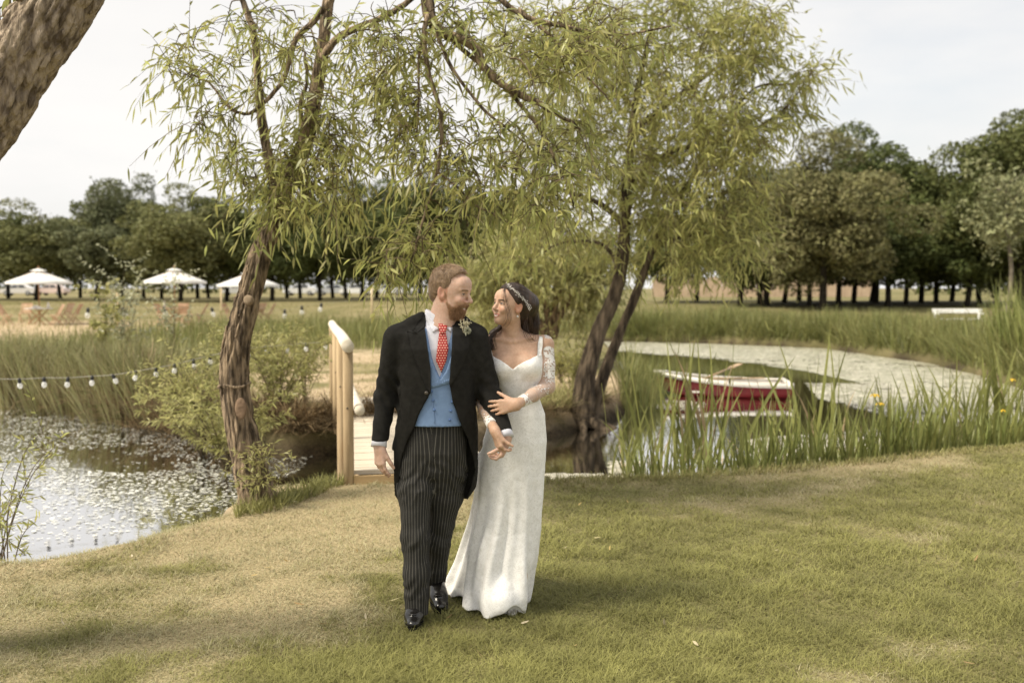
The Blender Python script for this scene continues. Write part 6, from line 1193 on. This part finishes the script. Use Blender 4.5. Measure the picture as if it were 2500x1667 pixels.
for px in (1231, 1291): bb.el(BP(px, 893, -.035), (.060, .050, .058), None, .03)
for a, b in (((1243, 834), (1205, 826)), ((1258, 834), (1300, 824))): bb.rc(BP(a[0], a[1], -.018), BP(b[0], b[1], .0), .008, .007, .02)    # collar bones
bb.chain([BP(1280, 1060, .06), BP(1283, 1290, .05), BP(1262, 1480, -.02)], [.07, .048, .032], .03); bb.chain([BP(1225, 1060, .06), BP(1215, 1290, .2), BP(1205, 1440, .3)], [.07, .048, .032], .03); bb.rc(BP(1262, 1478, .04), BP(1253, 1500, -.01), .026, .016, .02)
hand(bb, WL + np.array([-.006, -.004, -.002]), (-1, .10, -.16), (.05, .93, -.35), (.0, .1, 1), curl=(.16, .20, .24, .28), spread=.10, thumb_out=.55, thumb_curl=.10, sc=.88, fore=WL)
hand(bb, WR + np.array([.004, -.004, -.006]), (.26, -.06, -1), (.90, .42, .1), (.42, -.90, .0), curl=(.50, .62, .70, .74), thumb_out=.28, thumb_curl=.35, sc=.86, fore=WR)
bcol = lambda V: head_cols(V, BO, BR, BS, (.57, .375, .265), (.50, .20, .17), (.045, .028, .02))
from_solid('body', bb, .0034, (-.30, 4.6, .0), (.36, 5.62, 1.78), m_skinb, bride, bcol)
# dress
def dress_fold(x, y, z):
    th = np.arctan2(y, x); A_ = np.clip((.85-z)/.75, 0, 1)**1.15
    return 1 + A_*(.11*np.sin(7*th+1.3+2.5*z+.8*np.sin(5*z)) + .085*np.sin(13*th+3*z+np.sin(8*z)) + .06*np.sin(4*th-5*z)) + .012*np.sin(11*th+9*z)*np.clip((1.0-z)/.5, 0, 1)
dr = Solid()
dkeys = [(855, 1190, 1326, .035, .095), (880, 1189, 1330, .035, .100), (920, 1196, 1329, .035, .098), (945, 1212, 1319, .045, .09), (966, 1222, 1315, .05, .084), (985, 1214, 1321, .055, .095), (1010, 1198, 1330, .06, .115), (1076, 1180, 1334, .06, .130), (1153, 1172, 1328, .06, .130), (1220, 1168, 1325, .06, .125), (1290, 1158, 1320, .07, .135), (1360, 1152, 1308, .08, .17), (1430, 1150, 1292, .10, .21), (1490, 1158, 1275, .10, .23)]
dr.loft(keys(dkeys, BP), p=2.15, k=.02, fold=dress_fold)
for px in (1231, 1291): dr.el(BP(px, 896, -.037), (.064, .055, .060), None, .028)
dr.loft(keys([(1110, 1172, 1280, .12, .07), (1200, 1160, 1290, .16, .12), (1290, 1140, 1290, .24, .20), (1360, 1124, 1285, .32, .28), (1410, 1106, 1280, .38, .36), (1436, 1092, 1276, .40, .40)], BP), p=2.0, k=.06, fold=dress_fold)
dr.el(BP(1222, 1462, -.03), (.105, .13, .11), None, .06)
NK = [(1190, 862), (1200, 869), (1222, 877), (1240, 890), (1252, 901), (1266, 890), (1286, 879), (1312, 868), (1319, 862), (1330, 862)]
nx_ = np.array([BP(q[0], q[1], -.06)[0] for q in NK]); nz_ = np.array([BP(q[0], q[1], -.06)[2] for q in NK])
dr.fn(lambda p: p[:, 2]-np.interp(p[:, 0], nx_, nz_) - .03*(p[:, 1] > 5.15), .004)
hemz = lambda p: .018 + .055*np.exp(-((p[:, 0]-.0)/.05)**2)*(p[:, 1] < 5.06) + .012*np.sin(p[:, 0]*60)*.5
dr.fn(lambda p: hemz(p)-p[:, 2], .004); dr.fn(lambda p: .0030*(fbm(p, 34, 2, 42)-.5) + .006*(fbm(p*[1, 1, .4], 8, 2, 43)-.5), op='d')
m_dress = bpy.data.materials.new('lace_dress'); t = nodes_of(m_dress); N = t.nodes.new; K = t.links.new
def lace(scale, m_sheer=None):
    o_ = N('ShaderNodeOutputMaterial'); b_ = N('ShaderNodeBsdfPrincipled'); b_.inputs['Roughness'].default_value = .75; b_.inputs['Specular IOR Level'].default_value = .2
    tcn = N('ShaderNodeTexCoord'); n1 = N('ShaderNodeTexNoise'); n1.inputs['Scale'].default_value = scale*.45; n1.inputs['Detail'].default_value = 3; K(tcn.outputs['Object'], n1.inputs['Vector'])
    vm = N('ShaderNodeVectorMath'); vm.operation = 'MULTIPLY_ADD'; vm.inputs[1].default_value = (.05,)*3; K(n1.outputs['Color'], vm.inputs[0]); K(tcn.outputs['Object'], vm.inputs[2])
    v1 = N('ShaderNodeTexVoronoi'); v1.inputs['Scale'].default_value = scale; v1.feature = 'DISTANCE_TO_EDGE'; K(vm.outputs[0], v1.inputs['Vector']); v2 = N('ShaderNodeTexVoronoi'); v2.inputs['Scale'].default_value = scale*3.2; K(vm.outputs[0], v2.inputs['Vector'])
    h_ = mth('ADD', mth('LESS_THAN', v1.outputs['Distance'], .10), mth('MULTIPLY', v2.outputs['Distance'], .8)); return o_, b_, h_, v1, n1, tcn
o_, b_, h_, v1, n1, tcn = lace(44)
vf = N('ShaderNodeTexVoronoi'); vf.inputs['Scale'].default_value = 19; vf.inputs['Randomness'].default_value = .8; dm = N('ShaderNodeVectorMath'); dm.operation = 'MULTIPLY_ADD'; dm.inputs[1].default_value = (.09,)*3; K(n1.outputs['Color'], dm.inputs[0]); K(tcn.outputs['Object'], dm.inputs[2]); K(dm.outputs[0], vf.inputs['Vector'])
pet = mth('ABSOLUTE', mth('SINE', mth('MULTIPLY', vf.outputs['Distance'], 15.0))); mot = mth('MULTIPLY', mth('GREATER_THAN', pet, .55), mth('LESS_THAN', vf.outputs['Distance'], .52)); hh = mth('ADD', mth('MULTIPLY', h_, .45), mth('MULTIPLY', mot, .8))
bu = N('ShaderNodeBump'); bu.inputs['Strength'].default_value = .32; bu.inputs['Distance'].default_value = .003; K(hh, bu.inputs['Height']); K(bu.outputs[0], b_.inputs['Normal'])
mx_ = N('ShaderNodeMix'); mx_.data_type = 'RGBA'; K(mth('MINIMUM', hh, 1.0), mx_.inputs[0]); mx_.inputs[6].default_value = (.78, .77, .74, 1); mx_.inputs[7].default_value = (.94, .93, .91, 1); K(mx_.outputs[2], b_.inputs['Base Color']); K(b_.outputs[0], o_.inputs['Surface'])
from_solid('dress', dr, .005, (-.45, 4.75, -.01), (.36, 6.0, 1.50), m_dress, bride)
# sheer lace sleeves
m_slv = bpy.data.materials.new('sheer_lace'); t = nodes_of(m_slv); N = t.nodes.new; K = t.links.new
o_, b_, h_, v1, n1, tcn = lace(20); b_.inputs['Base Color'].default_value = (.82, .80, .77, 1)
at_ = N('ShaderNodeAttribute'); at_.attribute_name = 'lace'; n3 = N('ShaderNodeTexNoise'); n3.inputs['Scale'].default_value = 85; n3.inputs['Detail'].default_value = 4; K(tcn.outputs['Object'], n3.inputs['Vector'])
thr = mth('GREATER_THAN', mth('ADD', n3.outputs[0], mth('MULTIPLY', at_.outputs['Fac'], .45)), .70); al = mth('MAXIMUM', mth('MULTIPLY', thr, mth('ADD', mth('MULTIPLY', mth('LESS_THAN', v1.outputs['Distance'], .22), .35), .6)), .20); K(al, b_.inputs['Alpha']); K(b_.outputs[0], o_.inputs['Surface'])
def sleeve(pts, rs, lace_f, name='sleeve'):
    S = Solid(); S.chain(pts, rs, .02); E0, E1 = np.array(pts[0]), np.array(pts[-1]); d = nrm(E1-np.array(pts[-2]))
    S.fn(lambda p: (p-E1) @ d, .002); inner = Solid(); 
    return from_solid(name, S, .0042, np.min(pts, 0)-.08, np.max(pts, 0)+.08, m_slv, bride, attrs={'lace': lace_f})
def lf_left(V): s = np.linalg.norm(V-WL, axis=1); top = np.linalg.norm(V-SL, axis=1); return np.clip(1.2*np.exp(-(s/.075)**2) + .9*np.exp(-(top/.055)**2) + .85*np.exp(-((V[:, 0]-EL2[0]-.014)/.034)**2)*sstep(V[:, 2], EL2[2]-.03, EL2[2]+.05) + .25*np.sin(V[:, 2]*60+V[:, 0]*40), 0, .60)
WL2 = WL + (EL2-WL)*.12; sleeve([SL+[-.004, .0, .006], (SL+EL2)/2+[.002, 0, 0], EL2, (EL2+WL2)/2, WL2], [.0465, .0410, .0375, .0355, .0300], lf_left)
WR2 = WR + (ER2-WR)*.12; sleeve([SR, ER2, (ER2+WR2)/2, WR2], [.0465, .0375, .0335, .0290], lambda V: np.clip(1.2*np.exp(-(np.linalg.norm(V-WR, axis=1)/.09)**2), 0, .66))
for ol in ([(1312, 869), (1321, 868), (1325, 842), (1325, 822), (1317, 820), (1313, 840)], [(1184, 822), (1192, 818), (1203, 866), (1194, 872)]): patch('lace_strap', ol, bb, .010, .006, m_dress, bride)
# hair, hair vine, earring, shoe
bh = Solid(); XB = lambda l: BO + BR @ (np.array(l, float)*BS); hel = lambda c, r, k=.02: bh.el(XB(c), np.array(r)*BS, BR, k)
hel((0, .026, .046), (.086, .106, .092), .01); hel((0, -.010, .086), (.060, .058, .042), .02); hel((0, .085, .0), (.074, .055, .085), .03)
bh.chain([XB((.03, .10, .03)), BP(1286, 785, .10), BP(1288, 825, .11), BP(1286, 870, .13)], [.062, .058, .052, .026], .03); bh.chain([XB((-.02, .105, .0)), BP(1262, 800, .13), BP(1235, 830, .14), BP(1220, 850, .12)], [.06, .05, .045, .02], .03); bh.chain([BP(1225, 800, .10), BP(1205, 815, .075), BP(1197, 832, .05), BP(1196, 848, .04)], [.024, .020, .014, .006], .02)
def bh_cut(p):
    l = ((p-BO) @ BR)/BS; x, y, z = np.abs(l[:, 0]), l[:, 1], l[:, 2]; yt = np.interp(z, [-.30, -.06, -.03, .0, .03, .06, .085, .105, .118, .15], [.03, .028, .026, .008, -.026, -.050, -.060, -.068, -.076, -.085]) + .004*(vnoise(l, 60, 9)-.5)
    return np.where(p[:, 2] > BP(0, 790)[2]-.02, (yt-y)*BS, -1)
bh.fn(bh_cut, .005); bh.fn(lambda p: -.006*(fbm(p*[1, 1, .25], 75, 2, 15)-.5), op='d')
from_solid('hair', bh, .0036, (-.20, 4.9, 1.28), (.26, 5.5, 1.80), m_hairb, bride)
rr = np.random.default_rng(8); hs = MB()
for pts, r_, m_ in [([(1238, 697, -.06), (1231, 708, -.125), (1234, 735, -.125), (1243, 765, -.11), (1240, 785, -.10), (1230, 797, -.095)], .0011, 9), ([(1290, 765, .02), (1283, 790, .0), (1285, 815, -.025), (1296, 832, -.035), (1306, 830, -.03), (1309, 812, .0)], .0011, 7), ([(1225, 795, .03), (1207, 812, .01), (1198, 830, -.02), (1203, 848, -.03), (1196, 852, -.02)], .0010, 100), ([(1300, 745, .05), (1309, 775, .06), (1306, 805, .05), (1295, 850, .07)], .0010, 200), ([(1290, 760, .03), (1296, 790, .04), (1290, 820, .05), (1292, 860, .08)], .0010, 170)]:
    for q in range(m_): w = rr.normal(size=3)*[4.5, 2.0, .012]; hs.tube(spline([BP(a+w[0]*min(1, i*.5), b+w[1], d+w[2]) for i, (a, b, d) in enumerate(pts)], 16), np.linspace(r_, r_*.35, 16), 4, cap=False)
hs.build('hair_strands', m_hairbs, bride, True, kind='stuff')
n = 5000; d = nrm(rr.normal(size=(n, 3))); rt = np.array([0, .026, .046]) + d*np.array([.0850, .1050, .0910]); ok = bh_cut(BO + (rt*BS) @ BR.T) < -.012; rt = rt[ok & (d[:, 2] > -.6)]; d = d[ok & (d[:, 2] > -.6)]; n = len(rt); back = np.array([0, .8, -.5]); tdir = back - d*(d @ back)[:, None]
strands('hair_surface', None, None, BO, BR, BS, rt, nrm(tdir)+d*.05, .035+.025*rr.random(n), .0011, -d*.012, m_hairbs, bride)
vine = link('hair_vine', None, None, bride); vine.location = tuple(BO); m_pearl = pmat('pearl_vine', (.85, .82, .78), (.72, .69, .64), scale=40, rough=.3, spec=.6)
vp = [(1238, 693), (1242, 697), (1248, 703), (1253, 706), (1258, 711), (1264, 716), (1269, 722), (1274, 727), (1279, 731), (1284, 737), (1288, 742), (1291, 748), (1293, 753)]; hp_, D = bh.hit([q[0] for q in vp], [q[1] for q in vp], 4.7)
mb = MB(); mb.tube(hp_-D*.004-BO, .0012, 4); mb.build('wire', m_pearl, vine, True)
for i, (p, dv) in enumerate(zip(hp_, D)):
    fl = MB(); m_ = 6 if i in (1, 5, 11, 12) else 3; c = p-dv*.008-BO
    for q in range(m_): a = q*6.283/m_+i; o = np.array([math.cos(a), -.3, math.sin(a)])*(.0085 if m_ == 6 else .006)*(.6+.9*rr.random()); fl.sphere(c+o, (.0027, .0017, .0020), 6, 5, roty(a))
    fl.sphere(c, .0022, 6, 5); fl.build('flower', m_pearl, vine, True)
ep, D = bb.hit([1263.5], [768]); er = link('earring', None, None, bride); ep = ep[0]-D[0]*.006; er.location = tuple(ep); MB().sphere((0, 0, -.010), .0062, 10, 8).build('pearl', m_pearl, er, True); MB().tube(np.array([[0, 0, 0], [0, 0, .014]]), .0012, 5).build('hook', pmat('gold', (.7, .5, .2), None, rough=.3, metal=.9), er)
bs_ = G(1250, 1508); s = Solid(); s.rc((bs_[0], bs_[1]+.02, .022), (bs_[0]+.005, bs_[1]+.10, .045), .026, .030, .02, flat=((0, 0, 1), .7)); s.rc((bs_[0]+.005, bs_[1]+.10, .05), (bs_[0]+.006, bs_[1]+.19, .095), .030, .028, .02); s.el((bs_[0]-.002, bs_[1]-.002, .034), (.017, .03, .012), None, .004, 's')
so = from_solid('shoe', s, .004, (bs_[0]-.08, bs_[1]-.06, -.02), (bs_[0]+.08, bs_[1]+.26, .16), pmat('ivory_satin', (.74, .71, .68), None, rough=.35, spec=.4), bride); MB().tube(np.array([[bs_[0]+.014, bs_[1]+.03, .0], [bs_[0]+.010, bs_[1]+.16, .08]]), [.006, .012], 8).build('heel', so.data.materials[0], so, True)
for o in list(COL.objects):
    if o.parent in (groom, bride): o.matrix_parent_inverse = Matrix.Translation(-o.parent.location)
